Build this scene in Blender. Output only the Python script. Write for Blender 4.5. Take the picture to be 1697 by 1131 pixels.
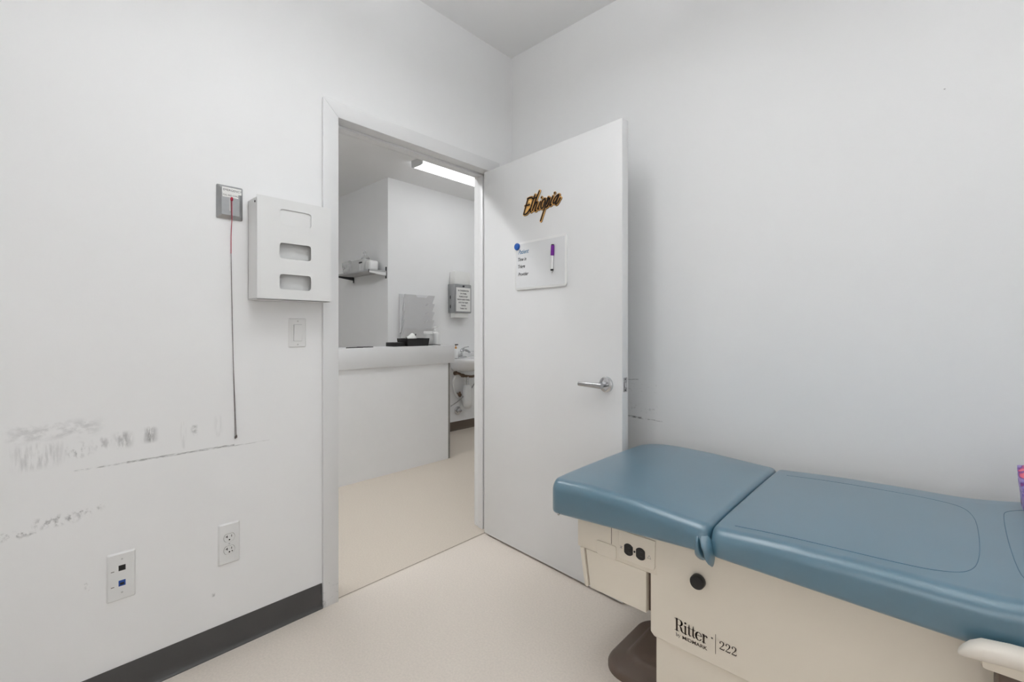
import bpy, bmesh, math, random
from mathutils import Vector, Matrix
random.seed(7)
PI = math.pi
for o in list(bpy.data.objects): bpy.data.objects.remove(o, do_unlink=True)
SC = bpy.context.scene
COL = SC.collection

# ---------------------------------------------------------------- camera
cam = bpy.data.cameras.new('camera'); cam.lens = 16.0; cam.sensor_width = 36.0; cam.sensor_fit = 'HORIZONTAL'
cam.shift_y = -18.5/1697.0; cam.clip_start = 0.02
camo = bpy.data.objects.new('camera', cam); COL.objects.link(camo)
camo.location = (1.87, 0.0, 1.154); camo.rotation_euler = (PI/2, 0, math.radians(43.06))
SC.camera = camo
# ---------------------------------------------------------------- world, exposure
w = bpy.data.worlds.new('world'); SC.world = w; w.use_nodes = True
w.node_tree.nodes['Background'].inputs[0].default_value = (1.0, 0.985, 0.97, 1)
w.node_tree.nodes['Background'].inputs[1].default_value = 2.2
SC.view_settings.view_transform = 'Standard'; SC.view_settings.look = 'None'
SC.view_settings.gamma = 1.0; SC.view_settings.use_curve_mapping = False
SC.view_settings.exposure = -0.15
ROOM_LIGHT = 11.0       # strength of the lenses of the two room fixtures
HALL_LIGHT = 4.4
HALL_FILL_FAR = 9.0  # added hall strip hidden by the door, for fill
HALL_FILL_NEAR = 40.0  # added hall strip out of view, brightens the counter front

# ---------------------------------------------------------------- materials
def s2l(c): return tuple(((x/255)/12.92 if x/255 <= .04045 else (((x/255)+.055)/1.055)**2.4) for x in c)
def mat(name, rgb, rough=.5, metal=0.0, var=.03, scale=12.0, bump=0.0, bscale=200.0, coat=0.0, spec=.5, emit=None):
    m = bpy.data.materials.new(name); m.use_nodes = True
    nt = m.node_tree; b = nt.nodes['Principled BSDF']
    lin = s2l(rgb)
    tc = nt.nodes.new('ShaderNodeTexCoord')
    nz = nt.nodes.new('ShaderNodeTexNoise'); nz.inputs['Scale'].default_value = scale; nz.inputs['Detail'].default_value = 4
    nt.links.new(tc.outputs['Object'], nz.inputs['Vector'])
    rp = nt.nodes.new('ShaderNodeValToRGB')
    rp.color_ramp.elements[0].position = .3; rp.color_ramp.elements[1].position = .7
    rp.color_ramp.elements[0].color = (*[max(0, x*(1-var)) for x in lin], 1)
    rp.color_ramp.elements[1].color = (*[min(1, x*(1+var)) for x in lin], 1)
    nt.links.new(nz.outputs['Fac'], rp.inputs['Fac'])
    nt.links.new(rp.outputs['Color'], b.inputs['Base Color'])
    b.inputs['Roughness'].default_value = rough; b.inputs['Metallic'].default_value = metal
    b.inputs['Specular IOR Level'].default_value = spec
    b.inputs['Coat Weight'].default_value = coat
    if bump:
        n2 = nt.nodes.new('ShaderNodeTexNoise'); n2.inputs['Scale'].default_value = bscale; n2.inputs['Detail'].default_value = 3
        nt.links.new(tc.outputs['Object'], n2.inputs['Vector'])
        bp = nt.nodes.new('ShaderNodeBump'); bp.inputs['Strength'].default_value = bump; bp.inputs['Distance'].default_value = .002
        nt.links.new(n2.outputs['Fac'], bp.inputs['Height']); nt.links.new(bp.outputs['Normal'], b.inputs['Normal'])
    if emit:
        b.inputs['Emission Color'].default_value = (.965, .985, 1.0, 1); b.inputs['Emission Strength'].default_value = emit
    return m

def math_node(nt, op, a, b=None, c=None):
    n = nt.nodes.new('ShaderNodeMath'); n.operation = op
    for i, v in enumerate((a, b, c)):
        if v is None: continue
        if isinstance(v, (int, float)): n.inputs[i].default_value = v
        else: nt.links.new(v, n.inputs[i])
    return n.outputs[0]
def smooth_box(nt, coord, lo, hi, soft):
    def step(a0, a1):
        n = nt.nodes.new('ShaderNodeMapRange'); n.interpolation_type = 'SMOOTHSTEP'
        n.inputs['From Min'].default_value = a0; n.inputs['From Max'].default_value = a1
        nt.links.new(coord, n.inputs['Value']); return n.outputs[0]
    return math_node(nt, 'MULTIPLY', step(lo-soft, lo+soft), step(hi+soft, hi-soft))
def add_scuffs(m, marks):
    """marks: (axis of run, run lo, run hi, z lo, z hi, soft, noise scale (run, z), threshold, darkness) : dirt rubbed onto the paint"""
    nt = m.node_tree; b = nt.nodes['Principled BSDF']
    base = b.inputs['Base Color'].links[0].from_socket
    geo = nt.nodes.new('ShaderNodeNewGeometry'); sp = nt.nodes.new('ShaderNodeSeparateXYZ')
    nt.links.new(geo.outputs['Position'], sp.inputs[0])
    total = None
    for (ax, r0, r1, z0, z1, soft, ns, th, dark) in marks:
        run = sp.outputs['XYZ'.index(ax)]; z = sp.outputs['Z']
        box = math_node(nt, 'MULTIPLY', smooth_box(nt, run, r0, r1, soft*2), smooth_box(nt, z, z0, z1, soft))
        cv = nt.nodes.new('ShaderNodeCombineXYZ')
        nt.links.new(math_node(nt, 'MULTIPLY', run, ns[0]), cv.inputs[0]); nt.links.new(math_node(nt, 'MULTIPLY', z, ns[1]), cv.inputs[1])
        nz = nt.nodes.new('ShaderNodeTexNoise'); nz.inputs['Scale'].default_value = 1.0; nz.inputs['Detail'].default_value = 5; nz.inputs['Roughness'].default_value = .65
        nt.links.new(cv.outputs[0], nz.inputs['Vector'])
        mr = nt.nodes.new('ShaderNodeMapRange'); mr.inputs['From Min'].default_value = th; mr.inputs['From Max'].default_value = th+.16
        nt.links.new(nz.outputs['Fac'], mr.inputs['Value'])
        k = math_node(nt, 'MULTIPLY', math_node(nt, 'MULTIPLY', box, mr.outputs[0]), dark)
        total = k if total is None else math_node(nt, 'MAXIMUM', total, k)
    mx = nt.nodes.new('ShaderNodeMixRGB'); mx.inputs[2].default_value = (.03, .03, .03, 1)
    nt.links.new(total, mx.inputs[0]); nt.links.new(base, mx.inputs[1]); nt.links.new(mx.outputs[0], b.inputs['Base Color'])

WALL = (243, 243, 243)
M = {}
M['wall'] = mat('white_wall_paint', WALL, .62, var=.008, scale=3, bump=.06, bscale=260)
M['wall_scuffed'] = mat('scuffed_white_wall_paint', WALL, .62, var=.008, scale=3, bump=.06, bscale=260)
add_scuffs(M['wall_scuffed'], [
    ('Y', -.03, .15, .838, .882, .014, (30, 40), .44, .22),
    ('Y', -.02, .07, .760, .828, .014, (100, 12), .46, .26),
    ('Y', .085, .13, .775, .815, .010, (70, 30), .50, .55),
    ('Y', .145, .175, .79, .82, .010, (60, 24), .46, .45),
    ('Y', .198, .224, .785, .83, .010, (80, 22), .40, .55),
    ('Y', .268, .288, .79, .835, .008, (90, 20), .36, .75),
    ('Y', .364, .370, .75, .84, .006, (200, 14), .45, .25),
    ('Y', .394, .402, .79, .825, .005, (60, 60), .40, .60),
    ('Y', .466, .474, .775, .85, .008, (100, 14), .45, .22),
    ('Y', .10, .24, .7325, .7365, .0012, (40, 300), .46, .60),
    ('Y', .22, .52, .7325, .738, .0016, (30, 300), .42, .80),
    ('Y', .50, .64, .7305, .7335, .0012, (24, 300), .48, .45),
    ('Y', -.05, .02, .572, .592, .006, (60, 60), .50, .60),
    ('Y', .02, .11, .586, .612, .008, (70, 46), .50, .60),
    ('Y', .10, .16, .60, .62, .006, (60, 60), .52, .50),
    ('Y', .124, .130, .365, .392, .003, (150, 150), .52, .7),
    ('Y', .452, .458, .210, .222, .002, (100, 100), .38, .7),
])
M['wall_rubbed'] = mat('rubbed_white_wall_paint', WALL, .62, var=.008, scale=3, bump=.06, bscale=260)
add_scuffs(M['wall_rubbed'], [
    ('X', .62, .845, .733, .741, .0025, (30, 120), .40, .85),
    ('X', .82, .95, .731, .736, .0015, (40, 120), .44, .5),
    ('X', .70, .83, .912, .920, .002, (30, 160), .46, .40),
    ('X', .70, .93, .86, .90, .006, (40, 90), .58, .35),
    ('X', .70, .93, .765, .80, .008, (60, 70), .55, .40),
    ('X', 1.8855, 1.8885, 1.9185, 1.9215, .0012, (60, 60), .20, .7),
])
M['ceiling'] = mat('flat_ceiling_paint', (246, 246, 246), .8, var=.006, scale=3)
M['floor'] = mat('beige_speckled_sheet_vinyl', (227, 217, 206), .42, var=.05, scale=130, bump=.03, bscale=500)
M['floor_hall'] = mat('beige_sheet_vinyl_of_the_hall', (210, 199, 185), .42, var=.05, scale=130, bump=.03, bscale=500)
M['seam'] = mat('floor_seam_grime', (140, 130, 118), .7, var=.25, scale=60)
M['cove'] = mat('charcoal_rubber_cove_base', (72, 71, 71), .38, var=.05, scale=8)
M['cove_brown'] = mat('brown_rubber_cove_base', (92, 80, 68), .45, var=.05, scale=8)
M['trim'] = mat('semigloss_white_trim', (230, 230, 230), .32, var=.008, scale=6)
M['trim_worn'] = mat('chipped_white_trim', (230, 230, 230), .32, var=.008, scale=6)
add_scuffs(M['trim_worn'], [('Y', .82, .93, 0, .11, .012, (55, 120), .60, .5), ('Y', .84, .848, .0, .03, .006, (60, 60), .35, .8), ('X', -.14, .03, 0, .05, .012, (60, 90), .58, .5)])
M['door'] = mat('painted_white_door', (228, 228, 228), .36, var=.008, scale=4)
M['plate'] = mat('white_plastic', (232, 232, 231), .35, var=.006, scale=10)
M['plate_dim'] = mat('light_grey_plastic', (198, 198, 197), .45, var=.01, scale=10)
M['dark'] = mat('dark_slot', (16, 16, 17), .6)
M['bluejack'] = mat('blue_jack', (22, 70, 150), .4)
M['steel'] = mat('brushed_stainless', (168, 169, 170), .28, 1.0, var=.06, scale=30)
M['chrome'] = mat('polished_chrome', (205, 206, 208), .14, 1.0, var=.02, scale=20)
M['satin'] = mat('satin_nickel', (178, 178, 180), .26, 1.0, var=.04, scale=20)
M['red'] = mat('red_cord', (168, 26, 58), .7)
M['grey_cord'] = mat('soiled_grey_cord', (112, 102, 100), .8, var=.3, scale=80)
M['paper'] = mat('white_paper', (236, 236, 233), .7, var=.01)
M['ink'] = mat('black_ink', (28, 28, 30), .6)
M['ink_blue'] = mat('blue_marker_ink', (62, 112, 150), .6)
M['ink_brown'] = mat('brown_print', (66, 54, 46), .6)
M['vinyl'] = mat('slate_blue_upholstery_vinyl', (66, 108, 128), .40, var=.035, scale=6, bump=.05, bscale=420, coat=1.0, spec=.5)
M['vinyl'].node_tree.nodes['Principled BSDF'].inputs['Coat Roughness'].default_value = .32
M['vinyl'].node_tree.nodes['Principled BSDF'].inputs['Coat IOR'].default_value = 1.8
M['stitch'] = mat('slate_blue_stitching', (70, 108, 128), .4)
M['cream'] = mat('cream_painted_steel', (230, 221, 206), .42, var=.012, scale=6)
M['cream_light'] = mat('ivory_plastic', (226, 219, 208), .35, var=.012, scale=6)
M['taupe'] = mat('taupe_moulded_plastic', (100, 84, 73), .42, var=.03, scale=10, bump=.05, bscale=700)
M['black'] = mat('black_plastic', (20, 19, 19), .4)
M['wood'] = mat('laser_cut_birch', (236, 186, 112), .55, var=.16, scale=40)
M['wood_dark'] = mat('dark_birch', (36, 18, 10), .6, var=.3, scale=60)
M['board'] = mat('glossy_white_board', (226, 227, 228), .18, var=.006)
M['purple'] = mat('purple_marker_cap', (112, 22, 142), .4)
M['blue'] = mat('blue_magnet', (20, 84, 168), .35)
M['counter_top'] = mat('pale_grey_laminate', (228, 228, 228), .42, var=.008)
M['counter'] = mat('counter_front_paint', (238, 238, 238), .5, var=.008)
M['guard'] = mat('grey_corner_guard', (136, 132, 128), .5, var=.12, scale=30)
M['grey_plastic'] = mat('grey_moulded_plastic', (226, 226, 227), .45, var=.01)
M['shelf'] = mat('grey_laminate_shelf', (180, 180, 180), .45, var=.02)
M['dark_metal'] = mat('dark_grey_metal', (70, 70, 72), .4, .6)
M['ceramic'] = mat('white_vitreous_china', (238, 238, 238), .12, var=.004, coat=.5)
M['copper'] = mat('tarnished_brass', (112, 92, 78), .42, .8, var=.3, scale=60)
M['amber'] = mat('amber_plastic', (206, 142, 58), .3)
M['lens'] = mat('lit_fixture_lens_hall', (250, 250, 250), .4, emit=HALL_LIGHT)
M['fill_lens_far'] = mat('added_fill_lens_hall_far', (250, 250, 250), .4, emit=HALL_FILL_FAR)
M['fill_lens_near'] = mat('added_fill_lens_hall_near', (250, 250, 250), .4, emit=HALL_FILL_NEAR)
M['fill_lens_up'] = mat('added_ceiling_fill_lens', (250, 250, 250), .4, emit=ROOM_LIGHT*1.7)  # added upward lens of the room strips, brightens the ceiling
M['lens_room'] = mat('lit_fixture_lens_room', (250, 250, 250), .4, emit=ROOM_LIGHT)
def glass():
    m = bpy.data.materials.new('fill_window_glass'); m.use_nodes = True; nt = m.node_tree; nt.nodes.clear()
    o = nt.nodes.new('ShaderNodeOutputMaterial'); a = nt.nodes.new('ShaderNodeBsdfTransparent'); g = nt.nodes.new('ShaderNodeBsdfGlossy'); g.inputs['Roughness'].default_value = .02
    mx = nt.nodes.new('ShaderNodeMixShader'); mx.inputs[0].default_value = .06
    nt.links.new(a.outputs[0], mx.inputs[1]); nt.links.new(g.outputs[0], mx.inputs[2]); nt.links.new(mx.outputs[0], o.inputs[0]); return m
M['glass'] = glass()
def film():
    m = mat('clear_plastic_bag', (214, 214, 214), .22, var=.08, scale=40, bump=.5, bscale=60)
    m.node_tree.nodes['Principled BSDF'].inputs['Alpha'].default_value = .38
    return m
M['film'] = film()
def pattern():
    m = mat('purple_floral_print', (118, 92, 190), .4, var=.1)
    nt = m.node_tree; b = nt.nodes['Principled BSDF']
    tc = nt.nodes.new('ShaderNodeTexCoord'); nz = nt.nodes.new('ShaderNodeTexNoise'); nz.inputs['Scale'].default_value = 28; nz.inputs['Detail'].default_value = 1.5; nz.inputs['Distortion'].default_value = 1.2
    nt.links.new(tc.outputs['Object'], nz.inputs['Vector'])
    r = nt.nodes.new('ShaderNodeValToRGB'); r.color_ramp.interpolation = 'LINEAR'
    e = r.color_ramp.elements; e[0].position = .32; e[0].color = (*s2l((70, 52, 130)), 1); e[1].position = .70; e[1].color = (*s2l((232, 110, 130)), 1)
    for p, c in ((.42, (112, 92, 186)), (.50, (196, 158, 212)), (.58, (150, 140, 200)), (.63, (120, 60, 140))):
        k = e.new(p); k.color = (*s2l(c), 1)
    nt.links.new(nz.outputs['Fac'], r.inputs['Fac']); nt.links.new(r.outputs['Color'], b.inputs['Base Color'])
    return m
M['floral'] = pattern()

# ---------------------------------------------------------------- mesh helpers
def BM(): return bmesh.new()
def merge(bm, other, mtx=None):
    me = bpy.data.meshes.new('tmp'); other.to_mesh(me); other.free()
    if mtx is not None: me.transform(mtx)
    bm.from_mesh(me); bpy.data.meshes.remove(me); return bm
def box(bm, lo, hi, r=0, seg=2):
    t = bmesh.new(); bmesh.ops.create_cube(t, size=1)
    for v in t.verts: v.co = Vector([lo[i]+(v.co[i]+.5)*(hi[i]-lo[i]) for i in range(3)])
    if r > 0: bmesh.ops.bevel(t, geom=list(t.edges), offset=min(r, .49*min(hi[i]-lo[i] for i in range(3))), segments=seg, profile=.5, affect='EDGES')
    return merge(bm, t)
def hexa(bm, b4, t4, r=0):
    t = bmesh.new(); vs = [t.verts.new(p) for p in b4]+[t.verts.new(p) for p in t4]
    for f in ((3,2,1,0),(4,5,6,7),(0,1,5,4),(1,2,6,5),(2,3,7,6),(3,0,4,7)): t.faces.new([vs[i] for i in f])
    bmesh.ops.recalc_face_normals(t, faces=t.faces)
    if r: bmesh.ops.bevel(t, geom=list(t.edges), offset=r, segments=2, profile=.5, affect='EDGES')
    return merge(bm, t)
def cyl(bm, c, axis, r, h, n=24, r2=None, bev=0):
    """cylinder from c along axis by h"""
    t = bmesh.new(); bmesh.ops.create_cone(t, cap_ends=True, segments=n, radius1=r, radius2=r if r2 is None else r2, depth=h)
    if bev:
        es = [e for e in t.edges if abs(e.verts[0].co.z-e.verts[1].co.z) < 1e-6]
        bmesh.ops.bevel(t, geom=es, offset=bev, segments=2, profile=.5, affect='EDGES')
    ax = Vector(axis).normalized(); q = Vector((0,0,1)).rotation_difference(ax).to_matrix().to_4x4()
    return merge(bm, t, Matrix.Translation(Vector(c)+ax*h/2) @ q)
def lathe(bm, c, prof, n=28, sy=1.0):
    """prof: (radius, z) from bottom to top about the vertical through c"""
    rings = []
    for r, z in prof:
        rings.append([bm.verts.new((c[0]+r*math.cos(2*PI*i/n), c[1]+sy*r*math.sin(2*PI*i/n), c[2]+z)) for i in range(n)])
    for a, b in zip(rings, rings[1:]):
        for i in range(n): bm.faces.new((a[i], a[(i+1)%n], b[(i+1)%n], b[i]))
    bm.faces.new(rings[0][::-1]); bm.faces.new(rings[-1]); return bm
def tube(bm, pts, r, n=8):
    pts = [Vector(p) for p in pts]; rs = r if isinstance(r, (list, tuple)) else [r]*len(pts)
    rings = []; prev = None
    for i, p in enumerate(pts):
        d = (pts[min(i+1, len(pts)-1)]-pts[max(i-1, 0)]).normalized()
        if prev is None:
            up = Vector((0,0,1)) if abs(d.z) < .9 else Vector((1,0,0)); u = d.cross(up).normalized()
        else: u = (prev-d*prev.dot(d)).normalized()
        prev = u; v = d.cross(u)
        rings.append([bm.verts.new(p+(u*math.cos(2*PI*k/n)+v*math.sin(2*PI*k/n))*rs[i]) for k in range(n)])
    for a, b in zip(rings, rings[1:]):
        for k in range(n): bm.faces.new((a[k], a[(k+1)%n], b[(k+1)%n], b[k]))
    bm.faces.new(rings[0][::-1]); bm.faces.new(rings[-1]); return bm
def smooth_path(pts, sub=6):
    P = [Vector(p) for p in pts]; out = []
    for i in range(len(P)-1):
        p0, p1, p2, p3 = P[max(i-1,0)], P[i], P[i+1], P[min(i+2,len(P)-1)]
        for k in range(sub):
            t = k/sub
            out.append(.5*((2*p1)+(p2-p0)*t+(2*p0-5*p1+4*p2-p3)*t*t+(3*p1-p0-3*p2+p3)*t**3))
    out.append(P[-1]); return out
def prism(bm, poly, fn, d0, d1, r=0, seg=2):
    """poly: 2-D outline; fn(a, b, d) -> 3-D point; extruded from d0 to d1"""
    t = bmesh.new()
    A = [t.verts.new(fn(a, b, d0)) for a, b in poly]; B = [t.verts.new(fn(a, b, d1)) for a, b in poly]
    n = len(poly); t.faces.new(A); t.faces.new(B[::-1])
    for i in range(n): t.faces.new((A[i], B[i], B[(i+1)%n], A[(i+1)%n]))
    bmesh.ops.recalc_face_normals(t, faces=t.faces)
    if r: bmesh.ops.bevel(t, geom=[e for e in t.edges], offset=r, segments=seg, profile=.5, affect='EDGES')
    return merge(bm, t)
def rrect(a0, a1, b0, b1, r, n=5):
    out = []
    for cx, cy, s in ((a1-r, b1-r, 0), (a0+r, b1-r, 1), (a0+r, b0+r, 2), (a1-r, b0+r, 3)):
        for k in range(n+1):
            t = PI/2*(s+k/n); out.append((cx+r*math.cos(t), cy+r*math.sin(t)))
    return out
def strokes(bm, lines, fn, thick=None, d=0.0, wmul=1.0, wadd=0.0):
    """lines: lists of (a, b, width); flat ribbons with round joints on the plane fn(a, b, d); thick: extruded from d to d+thick"""
    for L in lines:
        pieces = []
        for (a0, b0, w0), (a1, b1, w1) in zip(L, L[1:]):
            w0 = w0*wmul+wadd; w1 = w1*wmul+wadd
            dx, dy = a1-a0, b1-b0; l = math.hypot(dx, dy) or 1e-9; nx, ny = -dy/l, dx/l
            pieces.append([(a0+nx*w0/2, b0+ny*w0/2), (a0-nx*w0/2, b0-ny*w0/2), (a1-nx*w1/2, b1-ny*w1/2), (a1+nx*w1/2, b1+ny*w1/2)])
        for (a, b, w_) in L:
            w_ = w_*wmul+wadd
            pieces.append([(a+w_/2*math.cos(2*PI*k/10), b+w_/2*math.sin(2*PI*k/10)) for k in range(10)])
        for p in pieces:
            if thick: prism(bm, p, fn, d, d+thick)
            else: bm.faces.new([bm.verts.new(fn(a, b, d)) for a, b in p])
    return bm

# ---------------------------------------------------------------- object helpers
ROOT = {}
def tag(o, label=None, cat=None, group=None, kind=None):
    if label: o['label'] = label
    if cat: o['category'] = cat
    if group: o['group'] = group
    if kind: o['kind'] = kind
    return o
def mesh_of(name, bm, m, smooth, off=None):
    bmesh.ops.remove_doubles(bm, verts=bm.verts, dist=1e-6)
    if off is not None:
        for v in bm.verts: v.co -= off
    me = bpy.data.meshes.new(name); bm.to_mesh(me); bm.free()
    if smooth:
        me.polygons.foreach_set('use_smooth', [True]*len(me.polygons))
        try: me.set_sharp_from_angle(angle=math.radians(smooth if smooth is not True else 40))
        except Exception: pass
    me.materials.append(m if not isinstance(m, str) else M[m]); return me
def thing(name, label, cat, loc=(0,0,0), rz=0.0, group=None, kind=None):
    o = bpy.data.objects.new(name, None); COL.objects.link(o); o.empty_display_size = .05
    o.location = loc; o.rotation_euler = (0, 0, rz); ROOT[o.name] = (Vector(loc), rz)
    return tag(o, label, cat, group, kind)
def part(name, bm, m, parent, smooth=40, local=False, label=None):
    """a mesh under its thing (or under a part of it); vertices in world space unless local"""
    r = parent
    while r.parent: r = r.parent
    off = None if local else ROOT[r.name][0]
    o = bpy.data.objects.new(name, mesh_of(name, bm, m, smooth, off)); COL.objects.link(o); o.parent = parent
    if label: o['label'] = label
    return o
def solo(name, bm, m, label, cat, smooth=40, group=None, kind=None):
    lo = Vector([min(v.co[i] for v in bm.verts) for i in range(3)]); hi = Vector([max(v.co[i] for v in bm.verts) for i in range(3)])
    off = Vector(((lo.x+hi.x)/2, (lo.y+hi.y)/2, lo.z))
    o = bpy.data.objects.new(name, mesh_of(name, bm, m, smooth, off)); COL.objects.link(o); o.location = off; ROOT[o.name] = (off, 0)
    return tag(o, label, cat, group, kind)
def struct(name, bm, m, label, cat, smooth=0): return solo(name, bm, m, label, cat, smooth, kind='structure')
def text_bm(body, size, fn, align='LEFT', sx=1.0, shear=0.0, bold=0.0):
    """lettering as flat mesh on the plane fn(a, b, 0)"""
    cu = bpy.data.curves.new('t', 'FONT'); cu.body = body; cu.size = size; cu.align_x = align; cu.shear = shear; cu.offset = bold; cu.fill_mode = 'FRONT'; cu.resolution_u = 3
    ob = bpy.data.objects.new('t', cu); COL.objects.link(ob)
    dg = bpy.context.evaluated_depsgraph_get(); me = bpy.data.meshes.new_from_object(ob.evaluated_get(dg))
    bpy.data.objects.remove(ob); bpy.data.curves.remove(cu)
    bm = bmesh.new(); bm.from_mesh(me); bpy.data.meshes.remove(me)
    for v in bm.verts: v.co = Vector(fn(v.co.x*sx, v.co.y, 0))
    return bm

# ================================================================ the setting
CZ, HZ, T = 2.785, 2.69, .12          # room ceiling, hall ceiling, wall thickness
DY0, DY1, DZ = .909, 1.817, 2.055     # doorway in the left wall
YB, YF = 1.996, -1.15                 # right (far) wall and wall behind the camera
XR = 3.25
HX, HY = -2.17, 2.495                 # hall back wall and recess wall
YE, XN = 4.7, -3.9
bm = BM(); box(bm, (0, YF, -.1), (XR, YB, 0)); struct('floor', bm, 'floor', 'pale beige speckled sheet floor of the exam room', 'floor')
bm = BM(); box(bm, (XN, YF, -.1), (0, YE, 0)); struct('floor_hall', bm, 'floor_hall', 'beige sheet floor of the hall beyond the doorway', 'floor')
bm = BM(); box(bm, (0, YF, CZ), (XR, YB, CZ+.1)); struct('ceiling', bm, 'ceiling', 'flat white ceiling of the exam room', 'ceiling')
bm = BM(); box(bm, (XN, YF, HZ), (-T, YE, HZ+.1)); struct('ceiling_hall', bm, 'ceiling', 'lower white ceiling of the hall', 'ceiling')
bm = BM()
J = .018
box(bm, (-T, YF, 0), (0, DY0-J, CZ+.1)); box(bm, (-T, DY1+J, 0), (0, YE, CZ+.1)); box(bm, (-T, DY0-J, DZ+J), (0, DY1+J, CZ+.1))
struct('wall_left', bm, 'wall_scuffed', 'scuffed white wall holding the doorway', 'wall')
bm = BM(); box(bm, (0, YB, 0), (XR+T, YB+T, CZ+.1)); struct('wall_right', bm, 'wall_rubbed', 'plain white wall behind the exam table', 'wall')
bm = BM(); box(bm, (XR, YF, 0), (XR+T, YB, CZ+.1)); struct('wall_head', bm, 'wall', 'white wall beyond the head of the exam table', 'wall')
WX0, WX1, WZ0, WZ1 = 1.35, 2.95, .60, 2.05         # unseen window behind the viewer, added for fill light
bm = BM(); box(bm, (XN, YF-T, 0), (WX0, YF, CZ+.1)); box(bm, (WX1, YF-T, 0), (XR+T, YF, CZ+.1)); box(bm, (WX0, YF-T, 0), (WX1, YF, WZ0)); box(bm, (WX0, YF-T, WZ1), (WX1, YF, CZ+.1))
struct('wall_back', bm, 'wall', 'white wall with the added window behind the viewer', 'wall')
win = thing('fill_window_1', 'added unseen window giving fill light from behind the viewer', 'window', ((WX0+WX1)/2, YF, WZ0), kind='structure')
for x0, x1, z0, z1 in ((WX0, WX0+.05, WZ0, WZ1), (WX1-.05, WX1, WZ0, WZ1), (WX0+.05, WX1-.05, WZ0, WZ0+.05), (WX0+.05, WX1-.05, WZ1-.05, WZ1), ((WX0+WX1)/2-.025, (WX0+WX1)/2+.025, WZ0+.05, WZ1-.05)):
    bm = BM(); box(bm, (x0, YF-.09, z0), (x1, YF-.03, z1), .003); part('fill_window_frame', bm, 'trim', win, 0)
for x0, x1 in ((WX0+.05, (WX0+WX1)/2-.025), ((WX0+WX1)/2+.025, WX1-.05)):
    bm = BM(); box(bm, (x0, YF-.063, WZ0+.05), (x1, YF-.058, WZ1-.05)); part('pane', bm, 'glass', win, 0)
pt = bpy.data.lights.new('fill_window_portal', 'AREA'); pt.shape = 'RECTANGLE'; pt.size = WX1-WX0; pt.size_y = WZ1-WZ0; pt.cycles.is_portal = True
po = bpy.data.objects.new('fill_window_portal', pt); COL.objects.link(po); po.location = ((WX0+WX1)/2, YF-.11, (WZ0+WZ1)/2); po.rotation_euler = (PI/2, 0, 0)
bm = BM(); box(bm, (HX-.3, HY, 0), (HX, YE, HZ+.1)); struct('wall_hall', bm, 'wall', 'white hall wall with dispenser and file rack', 'wall')
bm = BM(); box(bm, (XN, HY, 0), (HX-.3, HY+.3, HZ+.1)); 
box(bm, (HX-.3, HY-.0015, 0), (HX-.0005, HY, HZ+.1)); struct('wall_recess', bm, 'wall', 'shaded recess wall carrying the small shelf', 'wall')
bm = BM(); box(bm, (XN-T, YF-T, 0), (XN, HY+.3, HZ+.1)); struct('wall_nook', bm, 'wall', 'far end wall of the nook behind the counter', 'wall')
bm = BM(); box(bm, (HX-.3, YE, 0), (0, YE+T, HZ+.1)); struct('wall_hall_end', bm, 'wall', 'end wall of the hall', 'wall')

def cove(name, m, p0, p1, out, label, h=.101):
    """rubber cove base along p0-p1 with a flared toe; out: unit normal into the room"""
    prof = [(0, 0), (.013, 0), (.0125, .003), (.008, .008), (.0045, .016), (.0038, .03), (.0038, h-.004), (.0025, h), (0, h)]
    p0 = Vector(p0); p1 = Vector(p1); o = Vector(out); bm = BM(); d = p1-p0
    prism(bm, prof, lambda a, b, t: p0+d*t+o*a+Vector((0,0,b)), 0, 1)
    return struct(name, bm, m, label, 'baseboard', 30)
cove('baseboard_left', 'cove', (0, YF, 0), (0, .8415, 0), (1,0,0), 'charcoal rubber base along the scuffed wall')
cove('baseboard_right', 'cove', (.02, YB, 0), (XR, YB, 0), (0,-1,0), 'charcoal rubber base behind the exam table')
cove('baseboard_hall', 'cove_brown', (HX, HY, 0), (HX, YE, 0), (1,0,0), 'brown rubber base of the hall wall')
bm = BM(); box(bm, (-.012, DY0+.012, .0001), (-.0075, DY1-.012, .0007)); struct('trim_1', bm, 'seam', 'thin floor seam across the doorway', 'floor seam')

# doorway: jamb, stop and casing
bm = BM()
box(bm, (-T-.001, DY0-J, 0), (.001, DY0, DZ+J)); box(bm, (-T-.001, DY1, 0), (.001, DY1+J, DZ+J)); box(bm, (-T-.001, DY0-J, DZ), (.001, DY1+J, DZ+J))
for y0, y1 in ((DY0, DY0+.012), (DY1-.012, DY1)): box(bm, (-.088, y0, 0), (-.050, y1, DZ), .002)
box(bm, (-.088, DY0, DZ-.012), (-.050, DY1, DZ), .002)
jamb = struct('trim_2', bm, 'trim_worn', 'white door jamb with stop, chipped near the floor', 'door frame', 30)
CW, CT = .066, .014
def casing(x0, x1, name, label):
    bm = BM(); r = .002; g = .0
    a, b, z = DY0-g, DY1+g, DZ+g
    fn = lambda p, q, d: (d, p, q)
    prism(bm, [(a-CW, 0), (a, 0), (a, z), (a-CW, z+CW)], fn, x0, x1, r)
    prism(bm, [(b, 0), (b+CW, 0), (b+CW, z+CW), (b, z)], fn, x0, x1, r)
    prism(bm, [(a-CW, z+CW), (a, z), (b, z), (b+CW, z+CW)], fn, x0, x1, r)
    return struct(name, bm, 'trim_worn', label, 'door casing', 30)
casing(0, CT, 'trim_3', 'flat white casing around the doorway in the exam room')
casing(-T-CT, -T, 'trim_4', 'flat white casing around the doorway on the hall side')

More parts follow.
